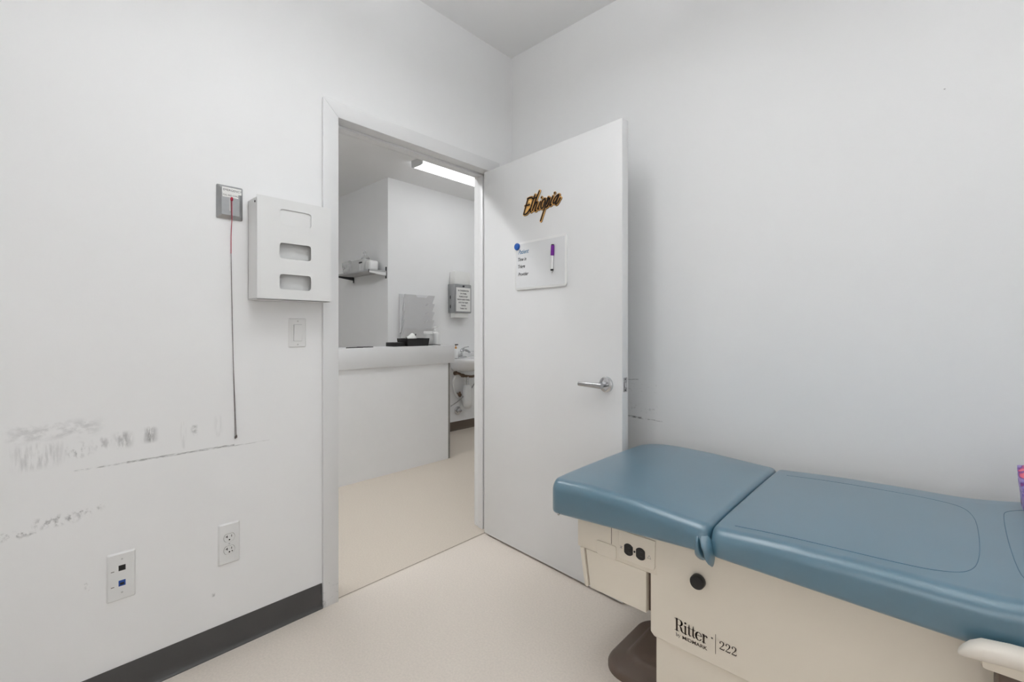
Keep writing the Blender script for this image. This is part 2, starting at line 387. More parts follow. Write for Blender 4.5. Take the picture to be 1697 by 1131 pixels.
# ---------------------------------------------------------------- the open door
ang = math.atan2(1.702-1.765, .907-.019)
DO = Vector((.019, 1.765, 0.0)); DW = .8925
door = thing('door_1', 'plain white flush door standing open into the exam room', 'door', DO, ang, kind='structure')
bm = BM(); box(bm, (-.014, 0, .012), (DW, .044, 2.04), .0018); part('leaf', bm, 'door', door, 30, local=True)
hd = BM(); RX, RZ = .814, .919
lathe(hd, (0,0,0), [(.034, 0), (.034, .004), (.0325, .009), (.026, .0125), (.014, .0135)], 36)
bmesh.ops.rotate(hd, verts=hd.verts, cent=(0,0,0), matrix=Matrix.Rotation(PI/2, 3, 'X')); bmesh.ops.translate(hd, verts=hd.verts, vec=(RX, 0, RZ))
rose = part('handle_rose', hd, 'chrome', door, 30, local=True, label='round chrome handle rose')
bm = BM(); cyl(bm, (RX, -.010, RZ), (0,-1,0), .0115, .042, 20)
lv = []
for l, hw, hz in ((.012, .010, .0125), (0, .0105, .0125), (-.02, .009, .012), (-.06, .0075, .0108), (-.100, .007, .0098), (-.112, .006, .009)):
    lv.append((RX+l, hw, hz))
rings = []
for i, (x, hw, hz) in enumerate(lv):
    rings.append([bm.verts.new((x, -.052+hw*math.cos(2*PI*k/14), RZ-.002+hz*math.sin(2*PI*k/14))) for k in range(14)])
for a, b in zip(rings, rings[1:]):
    for k in range(14): bm.faces.new((a[k], a[(k+1)%14], b[(k+1)%14], b[k]))
bm.faces.new(rings[0]); bm.faces.new(rings[-1][::-1]); bmesh.ops.recalc_face_normals(bm, faces=bm.faces)
part('lever', bm, 'satin', rose, 40, local=True, label='tapered satin metal lever')
bm = BM(); lathe(bm, (0,0,0), [(.034, 0), (.034, .004), (.0325, .009), (.026, .0125), (.014, .0135)], 36)
bmesh.ops.rotate(bm, verts=bm.verts, cent=(0,0,0), matrix=Matrix.Rotation(-PI/2, 3, 'X')); bmesh.ops.translate(bm, verts=bm.verts, vec=(RX, .044, RZ))
cyl(bm, (RX, .054, RZ), (0,1,0), .0115, .042, 20); box(bm, (RX-.11, .086, RZ-.012), (RX+.012, .104, RZ+.010), .008)
part('handle_rear', bm, 'satin', door, 40, local=True, label='matching lever on the back of the door')
bm = BM(); box(bm, (DW-.0005, .009, .893), (DW+.0012, .035, .953), .0005); lp = part('latch_plate', bm, 'satin', door, 30, local=True, label='metal latch plate on the door edge')
bm = BM(); hexa(bm, [(DW, .014, .912), (DW+.010, .014, .912), (DW+.004, .030, .912), (DW, .030, .912)], [(DW, .014, .934), (DW+.010, .014, .934), (DW+.004, .030, .934), (DW, .030, .934)]); part('latch_bolt', bm, 'chrome', lp, 0, local=True)
for zz in (.900, .946):
    bm = BM(); cyl(bm, (DW+.001, .022, zz), (1,0,0), .0035, .001, 12); part('screw', bm, 'dark_metal', lp, 0, local=True)
for zz in (.25, 1.02, 1.80):
    bm = BM(); cyl(bm, (-.013, .050, zz), (0,0,1), .007, .1, 16); part('hinge', bm, 'satin', door, 40, local=True)

# things on the door face (world points from door coordinates)
cd, sd = math.cos(ang), math.sin(ang)
def dp(l, z, d=0.0):            # l along the door, z up, d out of its face towards the viewer
    return Vector((DO.x+cd*l+sd*d, DO.y+sd*l-cd*d, z))
# name sign
ETH = [[(.3711,1.8128),(.3663,1.8186),(.3528,1.8197),(.3367,1.8175)],[(.3404,1.8176),(.3242,1.7813),(.3091,1.7444)],[(.3192,1.785),(.3491,1.7851)],[(.3091,1.7444),(.3267,1.7429),(.3429,1.753),(.3528,1.7634)],
 [(.3893,1.8272),(.3699,1.7879),(.3552,1.7542),(.3614,1.7478)],[(.3744,1.810),(.3993,1.8125)],[(.4191,1.8395),(.3941,1.7968),(.3711,1.7511)],[(.3796,1.7651),(.3941,1.7847),(.4037,1.7879),(.4025,1.7778),(.3893,1.7494),(.3965,1.7463)],
 [(.4273,1.7847),(.4155,1.7649),(.4084,1.7526),(.4155,1.7512)],[(.4332,1.804),(.4339,1.8045)],[(.4564,1.7931),(.4413,1.7869),(.4308,1.767),(.4332,1.7494),(.446,1.7554),(.4587,1.7783),(.4564,1.7931)],
 [(.4786,1.796),(.4598,1.7578),(.4273,1.69)],[(.4667,1.7648),(.4804,1.7855),(.4883,1.7889),(.4872,1.7774),(.4736,1.7533),(.4621,1.7505)],[(.5096,1.7944),(.4962,1.7705),(.4883,1.7546),(.4984,1.7551)],[(.5184,1.8074),(.5191,1.8079)],
 [(.5458,1.7939),(.5294,1.7884),(.5118,1.769),(.5129,1.7588),(.525,1.7646),(.5458,1.7939)],[(.548,1.7927),(.5338,1.7694),(.5261,1.7528),(.536,1.7541),(.5555,1.7763)]]
def dense(L, sub=4): return [(p.x, p.y) for p in smooth_path([(a, b, 0) for a, b in L], sub)]
sign = thing('name_sign', 'laser-cut wooden script sign reading Ethiopia glued to the door', 'sign', dp(.43, 1.69))
LET = [dense(L) for L in ETH]
bm = BM(); strokes(bm, [[(a, b, .0150) for a, b in L] for L in LET], dp, .003, .0002)
prism(bm, [(.316,1.750),(.345,1.815),(.370,1.812),(.345,1.752)], dp, .0002, .0032)
part('backing', bm, 'wood', sign, 0, label='pale birch backing with wide outline')
bm = BM(); strokes(bm, [[(a+.0016, b-.0016, .0152) for a, b in L] for L in LET], dp, .0012, -.0008)  # dark outline copy shifted right and down behind the backing
part('offset_rim', bm, 'wood_dark', sign, 0, label='dark copy of the outline offset right and down behind the backing')
bm = BM(); strokes(bm, [[(a, b, .0056) for a, b in L] for L in LET], dp, .003, .0033)
part('lettering', bm, 'wood_dark', sign, 0, label='dark script letters Ethiopia')
# white board
wb = thing('dry_erase_board', 'small white dry-erase board with handwriting hung on the door', 'whiteboard', dp(.42, 1.36))
bm = BM(); prism(bm, rrect(.247, .597, 1.358, 1.604, .014), dp, .0002, .008, .0015); part('frame', bm, 'plate', wb, 30)
bm = BM(); prism(bm, rrect(.258, .586, 1.369, 1.593, .006), dp, .0078, .0088); part('panel', bm, 'board', wb, 0)
def wfn(l, z, d=.0090): return lambda a, b, e: dp(l+a, z+b, d)
for body, l, z, m, s, k in (('Patient', .274, 1.543, 'ink_blue', .030, .22), ('Time in', .268, 1.507, 'ink', .024, .15), ('Triage', .269, 1.471, 'ink', .024, .15), ('Provider', .272, 1.431, 'ink', .024, .12)):
    part('handwriting', text_bm(body, s, wfn(l, z), sx=.86, shear=.35, bold=.0006), m, wb, 0)
bm = BM(); m_ = []
lathe(bm, (0,0,0), [(.0165, 0), (.0185, .002), (.0185, .006), (.0165, .009), (.010, .0105)], 28)
q = Vector((0,0,1)).rotation_difference(Vector((sd, -cd, 0))).to_matrix()
bmesh.ops.transform(bm, verts=bm.verts, matrix=Matrix.Translation(dp(.268, 1.583, .0082)) @ q.to_4x4())
solo('round_magnet', bm, 'blue', 'round blue magnet at the corner of the dry-erase board', 'magnet', 40)
mk = thing('dry_erase_marker', 'white marker with purple cap clipped upright on the board', 'marker', dp(.516, 1.426))
pc = lambda z: dp(.516+(z-1.49)*.05, z, .0175)
bm = BM(); tube(bm, [pc(1.443), pc(1.509)], .0066, 16); part('barrel', bm, 'plate', mk, 60)
bm = BM(); tube(bm, [pc(1.507), pc(1.512), pc(1.550), pc(1.5555)], [.0078, .0086, .0086, .0078], 16); part('cap', bm, 'purple', mk, 60, label='purple marker cap')
bm = BM(); tube(bm, [pc(1.5555), pc(1.5605)], [.0078, .0066], 16); part('cap_end', bm, 'black', mk, 60)
bm = BM(); tube(bm, [pc(1.435), pc(1.4435)], [.0060, .0074], 16); part('collar', bm, 'dark_metal', mk, 60)
bm = BM(); tube(bm, [pc(1.424), pc(1.435)], [.0016, .0046], 12); part('tip', bm, 'plate_dim', mk, 60)
# ================================================================ devices on the left wall
fy = lambda y0=0, z0=0, x0=0: (lambda a, b, d: (x0+d, y0+a, z0+b))
# emergency pull station
pl = thing('emergency_pull_station', 'stainless wall plate of the emergency call with a paper label', 'call switch', (0, .505, 1.553))
bm = BM()
def raised(bm, y0, y1, z0, z1, h, ins, x0=0.0):
    A = rrect(y0, y1, z0, z1, .004, 3); B = rrect(y0+ins, y1-ins, z0+ins, z1-ins, .004, 3)
    a = [bm.verts.new((x0, p, q)) for p, q in A]; a2 = [bm.verts.new((x0+h*.25, p, q)) for p, q in A]; b = [bm.verts.new((x0+h, p, q)) for p, q in B]; n = len(a)
    for u, v in ((a, a2), (a2, b)):
        for i in range(n): bm.faces.new((u[i], u[(i+1)%n], v[(i+1)%n], v[i]))
    bm.faces.new(b); bm.faces.new(a[::-1]); bmesh.ops.recalc_face_normals(bm, faces=bm.faces); return bm
raised(bm, .463, .546, 1.553, 1.673, .016, .013); part('plate', bm, 'steel', pl, 20)
bm = BM(); box(bm, (.0161, .4775, 1.643), (.0166, .5385, 1.664)); part('label', bm, 'paper', pl, 0, label='white paper label')
bm = BM(); box(bm, (.0161, .4785, 1.629), (.0168, .5285, 1.6435)); lb = part('label', bm, 'paper', pl, 0, label='second strip of white paper label')
part('print', text_bm('EMERGENCY', .0105, fy(.4795, 1.651, .0168)), 'ink', pl, 0)
part('print', text_bm('PULL RED CORD', .0080, fy(.4800, 1.6335, .0170), sx=.82), 'ink', pl, 0)
bm = BM(); box(bm, (.0155, .499, 1.580), (.0172, .5045, 1.628), .0006); part('slide_switch', bm, 'plate_dim', pl, 0)
bm = BM(); lathe(bm, (.021, .5065, 1.617), [(.0025, 0), (.0042, .003), (.0042, .009), (.0025, .013)], 14); part('switch_knob', bm, 'red', pl, 60, label='small red switch knob')
cord = thing('pull_cord', 'long thin pull cord hanging down the wall, red at the top', 'cord', (.014, .52, .757))
bm = BM(); tube(bm, smooth_path([(.021, .5065, 1.62), (.0185, .5075, 1.57), (.017, .5078, 1.552), (.008, .508, 1.50), (.004, .509, 1.43)]), .0013, 8); part('red_length', bm, 'red', cord, 60, label='clean red upper length of cord')
bm = BM(); tube(bm, smooth_path([(.004, .509, 1.43), (.003, .512, 1.25), (.003, .517, 1.0), (.003, .5225, .765)]), .0010, 8)
part('grey_length', bm, 'grey_cord', cord, 60, label='soiled grey strand of cord')
bm = BM(); tube(bm, smooth_path([(.003, .5092, 1.40), (.003, .5122, 1.2), (.003, .5178, 1.0), (.003, .5262, .768)]), .0008, 8); part('grey_length', bm, 'grey_cord', cord, 60, label='soiled grey strand of cord')
bm = BM(); lathe(bm, (.003, .5230, .757), [(.001, 0), (.0026, .003), (.0026, .008), (.001, .012)], 10); lathe(bm, (.003, .5268, .759), [(.001, 0), (.0024, .003), (.0024, .008), (.001, .012)], 10); part('knot', bm, 'grey_cord', cord, 60)

# glove box dispenser: an open-fronted steel cabinet with three hand slots
GY0, GY1, GZ0, GZ1, GX = .566, .837, 1.265, 1.640, .094
gl = thing('glove_dispenser', 'white wall cabinet for glove boxes with three rounded slots', 'dispenser', (.045, .70, GZ0))
def holed_panel(bm, x0, x1, y0, y1, z0, z1, holes):
    t = bmesh.new()
    def ring(pts): 
        vs = [t.verts.new((x1, a, b)) for a, b in pts]
        return [t.edges.new((vs[i], vs[(i+1)%len(vs)])) for i in range(len(vs))]
    es = ring([(y0,z0),(y1,z0),(y1,z1),(y0,z1)])
    for h in holes: es += ring(h)
    bmesh.ops.triangle_fill(t, use_beauty=True, use_dissolve=False, edges=es)
    r = bmesh.ops.extrude_face_region(t, geom=list(t.faces)); vs = [g for g in r['geom'] if isinstance(g, bmesh.types.BMVert)]
    bmesh.ops.translate(t, verts=vs, vec=(x0-x1, 0, 0)); bmesh.ops.recalc_face_normals(t, faces=t.faces)
    return merge(bm, t)
slots = [(1.5455, 1.603), (1.4195, 1.478), (1.305, 1.3615)]
bm = BM(); holed_panel(bm, GX-.0022, GX, GY0, GY1, GZ0, GZ1, [rrect(.6425, .7585, a, b, .011) for a, b in slots]); part('front', bm, 'plate', gl, 20)
bm = BM(); box(bm, (.001, GY0, GZ0+.004), (GX-.001, GY0+.0022, GZ1-.008)); part('side', bm, 'plate', gl, 0)
bm = BM(); box(bm, (CT+.001, GY1-.0022, GZ0+.004), (GX-.001, GY1, GZ1-.008)); part('side', bm, 'plate', gl, 0)
bm = BM(); box(bm, (.001, GY0, GZ0), (.0032, .835, GZ1-.008)); part('back', bm, 'plate', gl, 0)
bm = BM(); box(bm, (.001, GY0, GZ0), (GX, GY1-.002, GZ0+.0022)); part('bottom', bm, 'plate', gl, 0)
for zz in (1.3905, 1.5115): 
    bm = BM(); box(bm, (.003, GY0+.002, zz), (GX-.003, GY1-.003, zz+.002)); part('divider', bm, 'plate', gl, 0)
bm = BM(); cyl(bm, (GX-.02, GY0-.0015, GZ1-.022), (0,1,0), .004, .002, 12); part('screw', bm, 'dark_metal', gl, 0)
for (za, zb_), wh in (((1.2682, 1.386), 'bottom'), ((1.3935, 1.507), 'middle')):
    gb = BM(); box(gb, (.006, GY0+.006, za), (.068, GY1-.012, zb_), .002); solo('glove_box', gb, 'plate', 'plain white carton set back in the %s bay of the glove cabinet' % wh, 'box', 30)
gb = BM(); box(gb, (.006, GY0+.006, 1.5142), (GX-.004, GY1-.012, 1.628), .002); solo('glove_box', gb, 'plate', 'plain white carton filling the top bay of the glove cabinet', 'box', 30)

# rocker switch
sw = thing('light_switch', 'white rocker light switch beside the door casing', 'light switch', (0, .743, 1.085))
bm = BM(); raised(bm, .709, .777, 1.084, 1.200, .006, .004); part('plate', bm, 'plate', sw, 20)
bm = BM(); box(bm, (.005, .7265, 1.1085), (.0066, .7595, 1.1755), .0008); part('bezel', bm, 'plate_dim', sw, 0)
bm = BM(); hexa(bm, [(.006,.728,1.110),(.0085,.728,1.110),(.0085,.758,1.110),(.006,.758,1.110)], [(.006,.728,1.174),(.012,.728,1.174),(.012,.758,1.174),(.006,.758,1.174)], .0008); part('rocker', bm, 'plate', sw, 20)
for zz in (1.0955, 1.1885):
    bm = BM(); cyl(bm, (.0055, .743, zz), (1,0,0), .003, .0012, 12); part('screw', bm, 'plate_dim', sw, 0)

# data jack plate and mains outlet
dj = thing('data_jack_plate', 'white data wall plate with black and blue jacks', 'wall plate', (0, .206, .31))
bm = BM(); raised(bm, .171, .241, .309, .457, .006, .004); part('plate', bm, 'plate', dj, 20)
bm = BM(); box(bm, (.0052, .199, .401), (.0068, .216, .418), .0006); j = part('jack', bm, 'black', dj, 0, label='black data jack')
bm = BM(); box(bm, (.0052, .199, .353), (.0068, .216, .371), .0006); j2 = part('jack', bm, 'bluejack', dj, 0, label='blue data jack')
bm = BM(); box(bm, (.0066, .2025, .357), (.0071, .2125, .364)); part('jack_opening', bm, 'dark', j2, 0)
bm = BM(); box(bm, (.0066, .2025, .405), (.0071, .2125, .412)); part('jack_opening', bm, 'dark', j, 0)
for y_, z_ in ((.2075, .437), (.2075, .333)):
    bm = BM(); cyl(bm, (.0055, y_, z_), (1,0,0), .0028, .0012, 12); part('screw', bm, 'plate_dim', dj, 0)
for y_, z_ in ((.185, .403), (.185, .355)):
    bm = BM(); box(bm, (.0058, y_-.004, z_-.0012), (.0064, y_+.004, z_+.0012)); part('print', bm, 'guard', dj, 0)
ol = thing('duplex_outlet', 'white duplex power outlet above the charcoal base', 'outlet', (0, .5025, .31))
bm = BM(); raised(bm, .468, .5375, .311, .457, .006, .004); part('plate', bm, 'plate', ol, 20)
def receptacle(zc, extra):
    bm = BM(); P = []
    for k in range(32):
        t = 2*PI*k/32; P.append((.5028+.0172*math.cos(t), zc+max(-.0135, min(.0135, .0172*math.sin(t)))))
    prism(bm, P, fy(), .0055, .0078); r = part('receptacle', bm, 'plate', ol, 20)
    bm = BM(); 
    Q = [(.5028+(a-.5028)*1.06, zc+(b-zc)*1.07) for a, b in P]; prism(bm, Q, fy(), .0055, .0063); part('receptacle_gap', bm, 'guard', r, 0)
    bm = BM(); box(bm, (.0075, .4945, zc+.0005), (.0081, .4968, zc+.0095)); box(bm, (.0075, .4905, zc+.004), (.0081, .4945, zc+.0063)); part('slot', bm, 'dark', r, 0)
    bm = BM(); box(bm, (.0075, .5085, zc+.0015), (.0081, .5105, zc+.0090)); part('slot', bm, 'dark', r, 0)
    bm = BM(); cyl(bm, (.0075, .5028, zc-.0072), (1,0,0), .0026, .0006, 12); part('ground_hole', bm, 'dark', r, 0)
    if extra:
        bm = BM(); cyl(bm, (.0075, .5115, zc-.0062), (1,0,0), .0022, .0006, 12); part('indicator', bm, 'dark', r, 0)
receptacle(.4055, False); receptacle(.3615, True)
bm = BM(); cyl(bm, (.0055, .5028, .3835), (1,0,0), .0028, .0012, 12); part('screw', bm, 'plate_dim', ol, 0)

# ================================================================ exam table
tb = thing('exam_table', 'medical exam table with blue vinyl cushions on a cream steel body', 'exam table', (1.9, 1.5, 0))
PY = 1.21                                     # plane of the cream side panels
def lerp(tbl, x):
    if x <= tbl[0][0]: return tbl[0][1]
    for (a, fa), (b, fb) in zip(tbl, tbl[1:]):
        if x <= b:
            t = (x-a)/(b-a); t = t*t*(3-2*t) if False else t
            return fa+(fb-fa)*t
    return tbl[-1][1]
def spl(tbl):
    p = [(v.x, v.y) for v in smooth_path([(a, b, 0) for a, b in tbl], 10)]
    return lambda x: lerp(p, x)
YC0, YC1 = 1.160, 1.852
def ins(d, r):
    if r <= 0 or d >= r: return 0.0
    d = max(d, 0); return r-math.sqrt(max(0, r*r-(r-d)**2))
def cushion_bm(x0, x1, ztf, zbf, e0, e1, rt=.034, rb=.012, crown=.004):
    bm = BM(); xs = set()
    for r in (max(e0), ):
        for k in range(13): xs.add(round(x0+r*(1-math.cos(PI/2*k/12)), 5))
    for k in range(13): xs.add(round(x1-max(e1)*(1-math.cos(PI/2*k/12)), 5))
    n = max(8, int((x1-x0)/.02))
    for k in range(n+1):
        x = x0+max(e0)+(x1-x0-max(e0)-max(e1))*k/n; xs.add(round(x, 5))
    rings = []
    for x in sorted(xs):
        pi = ins(x-x0, e0[0])+ins(x1-x, e1[0]); pb = ins(x-x0, e0[2] if len(e0) > 2 else e0[0])+ins(x1-x, e1[0]); vi = ins(x-x0, e0[1])+ins(x1-x, e1[1]); bi = ins(x-x0, min(e0[1], .012))+ins(x1-x, min(e1[1], .012))
        ya, yb, zt, zb = YC0+pi, YC1-pb, ztf(x)-vi, zbf(x)+bi
        r = min(rt, (zt-zb)*.48); P = []
        for k in range(9):                       # front top round
            t = PI-PI/2*k/8; P.append((ya+r+r*math.cos(t), zt-r+r*math.sin(t)))
        for k in range(1, 12):                   # top with a slight crown
            u = k/12; P.append((ya+r+(yb-ya-2*r)*u, zt+crown*math.sin(PI*u)**.5))
        for k in range(9):
            t = PI/2-PI/2*k/8; P.append((yb-r+r*math.cos(t), zt-r+r*math.sin(t)))
        for k in range(4):
            t = -PI/2*k/3; P.append((yb-rb+rb*math.cos(t), zb+rb+rb*math.sin(t)))
        for k in range(4):
            t = -PI/2-PI/2*k/3; P.append((ya+rb+rb*math.cos(t), zb+rb+rb*math.sin(t)))
        rings.append([bm.verts.new((x, a, b)) for a, b in P])
    m = len(rings[0])
    for a, b in zip(rings, rings[1:]):
        for i in range(m): bm.faces.new((a[i], a[(i+1)%m], b[(i+1)%m], b[i]))
    bm.faces.new(rings[0][::-1]); bm.faces.new(rings[-1]); bmesh.ops.recalc_face_normals(bm, faces=bm.faces)
    return bm
zt_foot = spl([(.95, .670), (1.0, .673), (1.10, .677), (1.23, .674), (1.34, .667), (1.40, .663), (1.455, .660)])
zb_foot = spl([(.95, .562), (1.0, .564), (1.2, .577), (1.41, .590), (1.46, .590)])
zt_seat = spl([(1.44, .659), (1.50, .662), (1.57, .667), (1.65, .671), (1.80, .675), (1.90, .676), (1.95, .679), (2.0, .686), (2.05, .695), (2.2, .722), (2.5, .775), (2.78, .822)])
zb_seat = spl([(1.44, .590), (1.9, .586), (2.0, .590), (2.2, .612), (2.5, .66), (2.78, .708)])
SEAM = 1.4535
part('foot_cushion', cushion_bm(.950, SEAM-.001, zt_foot, zb_foot, (.030, .016, .095), (.024, .016)), 'vinyl', tb, 60, label='blue vinyl foot section')
seat = part('seat_cushion', cushion_bm(SEAM+.001, 2.78, zt_seat, zb_seat, (.024, .014), (.07, .03)), 'vinyl', tb, 60, label='long blue vinyl seat and head section')
def crown_at(y): 
    u = (y-(YC0+.034))/(YC1-YC0-.068); return .004*math.sin(PI*min(1, max(0, u)))**.5
st = [(1.50,1.214),(1.613,1.216),(1.71,1.218),(1.815,1.222),(1.875,1.236),(1.915,1.270),(1.933,1.351),(1.940,1.512),(1.936,1.640),(1.914,1.712),(1.859,1.738),(1.743,1.746),(1.587,1.748),(1.50,1.748)]
bm = BM(); tube(bm, [(x, y, zt_seat(x)+crown_at(y)-.0004) for x, y, _ in smooth_path([(a, b, 0) for a, b in st], 8)], .0010, 6); part('seam_stitching', bm, 'stitch', seat, 60)
st = [(2.40,1.74),(2.10,1.74),(2.032,1.735),(2.000,1.712),(1.991,1.66),(1.985,1.5),(1.985,1.34),(1.993,1.27),(2.02,1.235),(2.1,1.225),(2.40,1.225)]
bm = BM(); tube(bm, [(x, y, zt_seat(x)+crown_at(y)-.0004) for x, y, _ in smooth_path([(a, b, 0) for a, b in st], 8)], .0010, 6); part('seam_stitching', bm, 'stitch', seat, 60)
# folded gusset at the front of the cushion joint
def lobe(bm, outline, dy, mid, n=3):
    """outline: (x, z) polygon; domed out of the front face"""
    cx = sum(p[0] for p in outline)/len(outline); cz = sum(p[1] for p in outline)/len(outline)
    rings = []
    for k in range(n+1):
        t = k/n; s = 1-t*.86
        rings.append([bm.verts.new((cx+(x-cx)*s, YC0+.012-(dy+.012)*math.sin(PI/2*min(1, t*1.25)), cz+(z-cz)*s)) for x, z in outline])
    m = len(outline)
    for a, b in zip(rings, rings[1:]):
        for i in range(m): bm.faces.new((a[i], a[(i+1)%m], b[(i+1)%m], b[i]))
    bm.faces.new(rings[-1]); bmesh.ops.recalc_face_normals(bm, faces=bm.faces); return bm
def rnd(pts, sub=5):
    P = pts+pts[:3]; q = smooth_path([(a, b, 0) for a, b in P], sub); return [(v.x, v.y) for v in q[sub:sub*(len(pts)+1)]]
bm = BM(); lobe(bm, rnd([(1.4205,.574),(1.418,.606),(1.420,.633),(1.428,.640),(1.434,.629),(1.438,.605),(1.443,.574)]), .011, 0); g = part('gusset_fold', bm, 'vinyl', tb, 60, label='folded vinyl gusset at the cushion joint')
bm = BM(); lobe(bm, rnd([(1.432,.639),(1.448,.636),(1.460,.623),(1.466,.600),(1.464,.572),(1.458,.561),(1.451,.578),(1.4445,.603),(1.441,.621)]), .019, 0); part('gusset_fold', bm, 'vinyl', tb, 60, label='folded vinyl gusset at the cushion joint')
bm = BM(); cyl(bm, (.992, 1.158, .569), (0,-1,0), .004, .004, 12, bev=.001); part('rivet', bm, 'chrome', tb, 40, label='small chrome rivet under the foot end')
# support tray under the cushions
bm = BM(); box(bm, (1.03, 1.225, .545), (2.55, 1.79, .60), .004); part('top_frame', bm, 'cream', tb, 30)
# foot-end housing
FX0, FX1 = 1.027, 1.2985
BY = 1.80
bm = BM(); box(bm, (FX0, PY, .462), (FX1, BY, .574), .004); fh = part('foot_housing', bm, 'cream', tb, 30)
bm = BM(); prism(bm, [(FX0+.15, .476), (1.282, .476), (1.288, .478), (1.291, .484), (1.292, .560), (FX0+.15, .560)], lambda a, b, d: (a, d, b), PY-.004, PY+.001, .0012); op = part('outlet_panel', bm, 'cream', fh, 20, label='raised cream panel around the outlets')
bm = BM(); prism(bm, rrect(1.098, 1.168, .4635, .5045, .007), lambda a, b, d: (a, d, b), PY-.003, PY+.001, .001); part('cover_flap', bm, 'cream', fh, 20)
bm = BM(); box(bm, (1.150, PY-.0006, .5065), (1.1515, PY+.001, .574)); part('joint_line', bm, 'taupe', fh, 0)
for xc in (1.210, 1.248):
    bm = BM(); P = []
    for k in range(28):
        t = 2*PI*k/28; P.append((xc+max(-.0138, min(.0138, .0172*math.cos(t))), .5105+.0172*math.sin(t)))
    prism(bm, P, lambda a, b, d: (a, d, b), PY-.0062, PY-.003, .0006); r = part('receptacle', bm, 'black', fh, 20, label='black power receptacle')
    for dz in (-.0065, .0065):
        bm = BM(); box(bm, (xc-.001, PY-.0066, .5105+dz-.001), (xc+.007, PY-.006, .5105+dz+.001)); part('slot', bm, 'dark_metal', r, 0)
bm = BM(); cyl(bm, (1.229, PY-.0035, .5105), (0,-1,0), .0030, .0015, 12); part('screw', bm, 'black', fh, 0)
bm = BM(); strokes(bm, [[(1.186,.505,.0012),(1.186,.5145,.0012)],[(1.182,.507,.0012),(1.190,.513,.0012)],[(1.190,.507,.0012),(1.182,.513,.0012)]], lambda a, b, d: (a, PY-.0042, b)); part('symbol', bm, 'guard', fh, 0)
bm = BM(); strokes(bm, [[(1.2695,.506,.001),(1.2745,.515,.001),(1.2795,.506,.001),(1.2695,.506,.001)]], lambda a, b, d: (a, PY-.0042, b)); part('symbol', bm, 'guard', fh, 0)
# drawer hung below the housing: side, slanted front, shadow gap
bm = BM(); prism(bm, [(1.0575, .4615), (1.262, .4615), (1.262, .344), (1.0735, .344)], lambda a, b, d: (a, d, b), PY+.002, BY-.01, .0015); dr = part('drawer', bm, 'cream', tb, 20)
bm = BM(); prism(bm, [(1.0345, .4600), (1.0505, .4600), (1.0665, .346), (1.0615, .342), (1.0535, .3455)], lambda a, b, d: (a, d, b), PY+.001, BY-.005, .002); part('drawer_front', bm, 'cream', dr, 30)
bm = BM(); box(bm, (1.0505, PY+.015, .35), (1.072, BY-.02, .461)); part('drawer_gap', bm, 'taupe', dr, 0)
bm = BM(); box(bm, (1.262, PY+.02, .345), (1.279, BY-.02, .461)); part('bracket', bm, 'taupe', tb, 0)  # dark block where a shaded gap lies between drawer and body
# main body
fz = lambda a, b, d: (a, d, b)
bm = BM(); prism(bm, [(1.2755, .300), (1.287, .2895), (2.62, .2895), (2.62, .584), (1.2755, .584)], fz, PY+.0005, 1.79, .003); ub = part('upper_shroud', bm, 'cream', tb, 20)
bm = BM(); prism(bm, [(1.289, .045), (2.60, .045), (2.60, .298), (1.289, .298)], fz, PY+.008, 1.782, .003); part('lower_shroud', bm, 'cream', tb, 20)
# moulded base on the floor
def base_outline(x0, x1, y0, y1, r, n=10):
    P = []
    for k in range(n+1):
        t = PI+PI/2*k/n; P.append((x0+r+r*math.cos(t), y0+r+r*math.sin(t)))
    P += [(1.275, y0), (1.32, 1.245), (x1, 1.245), (x1, 1.76), (1.32, 1.76), (1.275, y1)]
    for k in range(n+1):
        t = PI/2+PI/2*k/n; P.append((x0+r+r*math.cos(t), y1-r+r*math.sin(t)))
    return P
bm = BM(); rg = []
for off, z in ((0, 0), (0, .012), (.004, .020), (.012, .026), (.050, .036), (.058, .040), (.064, .048), (.070, .054), (.082, .058)):
    rg.append([bm.verts.new((x, y, z)) for x, y in base_outline(1.026+off, 2.55, 1.335+off*.8, 1.665+.03-off*.8, .085-off*.4)])
for a, b in zip(rg, rg[1:]):
    for i in range(len(a)): bm.faces.new((a[i], a[(i+1)%len(a)], b[(i+1)%len(a)], b[i]))
bm.faces.new(rg[-1]); bm.faces.new(rg[0][::-1]); bmesh.ops.recalc_face_normals(bm, faces=bm.faces)
part('base', bm, 'taupe', tb, 50, label='taupe moulded floor base')
# knob
bm = BM(); t = BM(); lathe(t, (0,0,0), [(.0165, 0), (.0185, .003), (.0185, .015), (.0165, .019), (.010, .0205)], 24)
merge(bm, t, Matrix.Translation((1.412, PY+.0005, .495)) @ Matrix.Rotation(PI/2, 4, 'X')); part('knob', bm, 'black', tb, 40, label='round black knob')
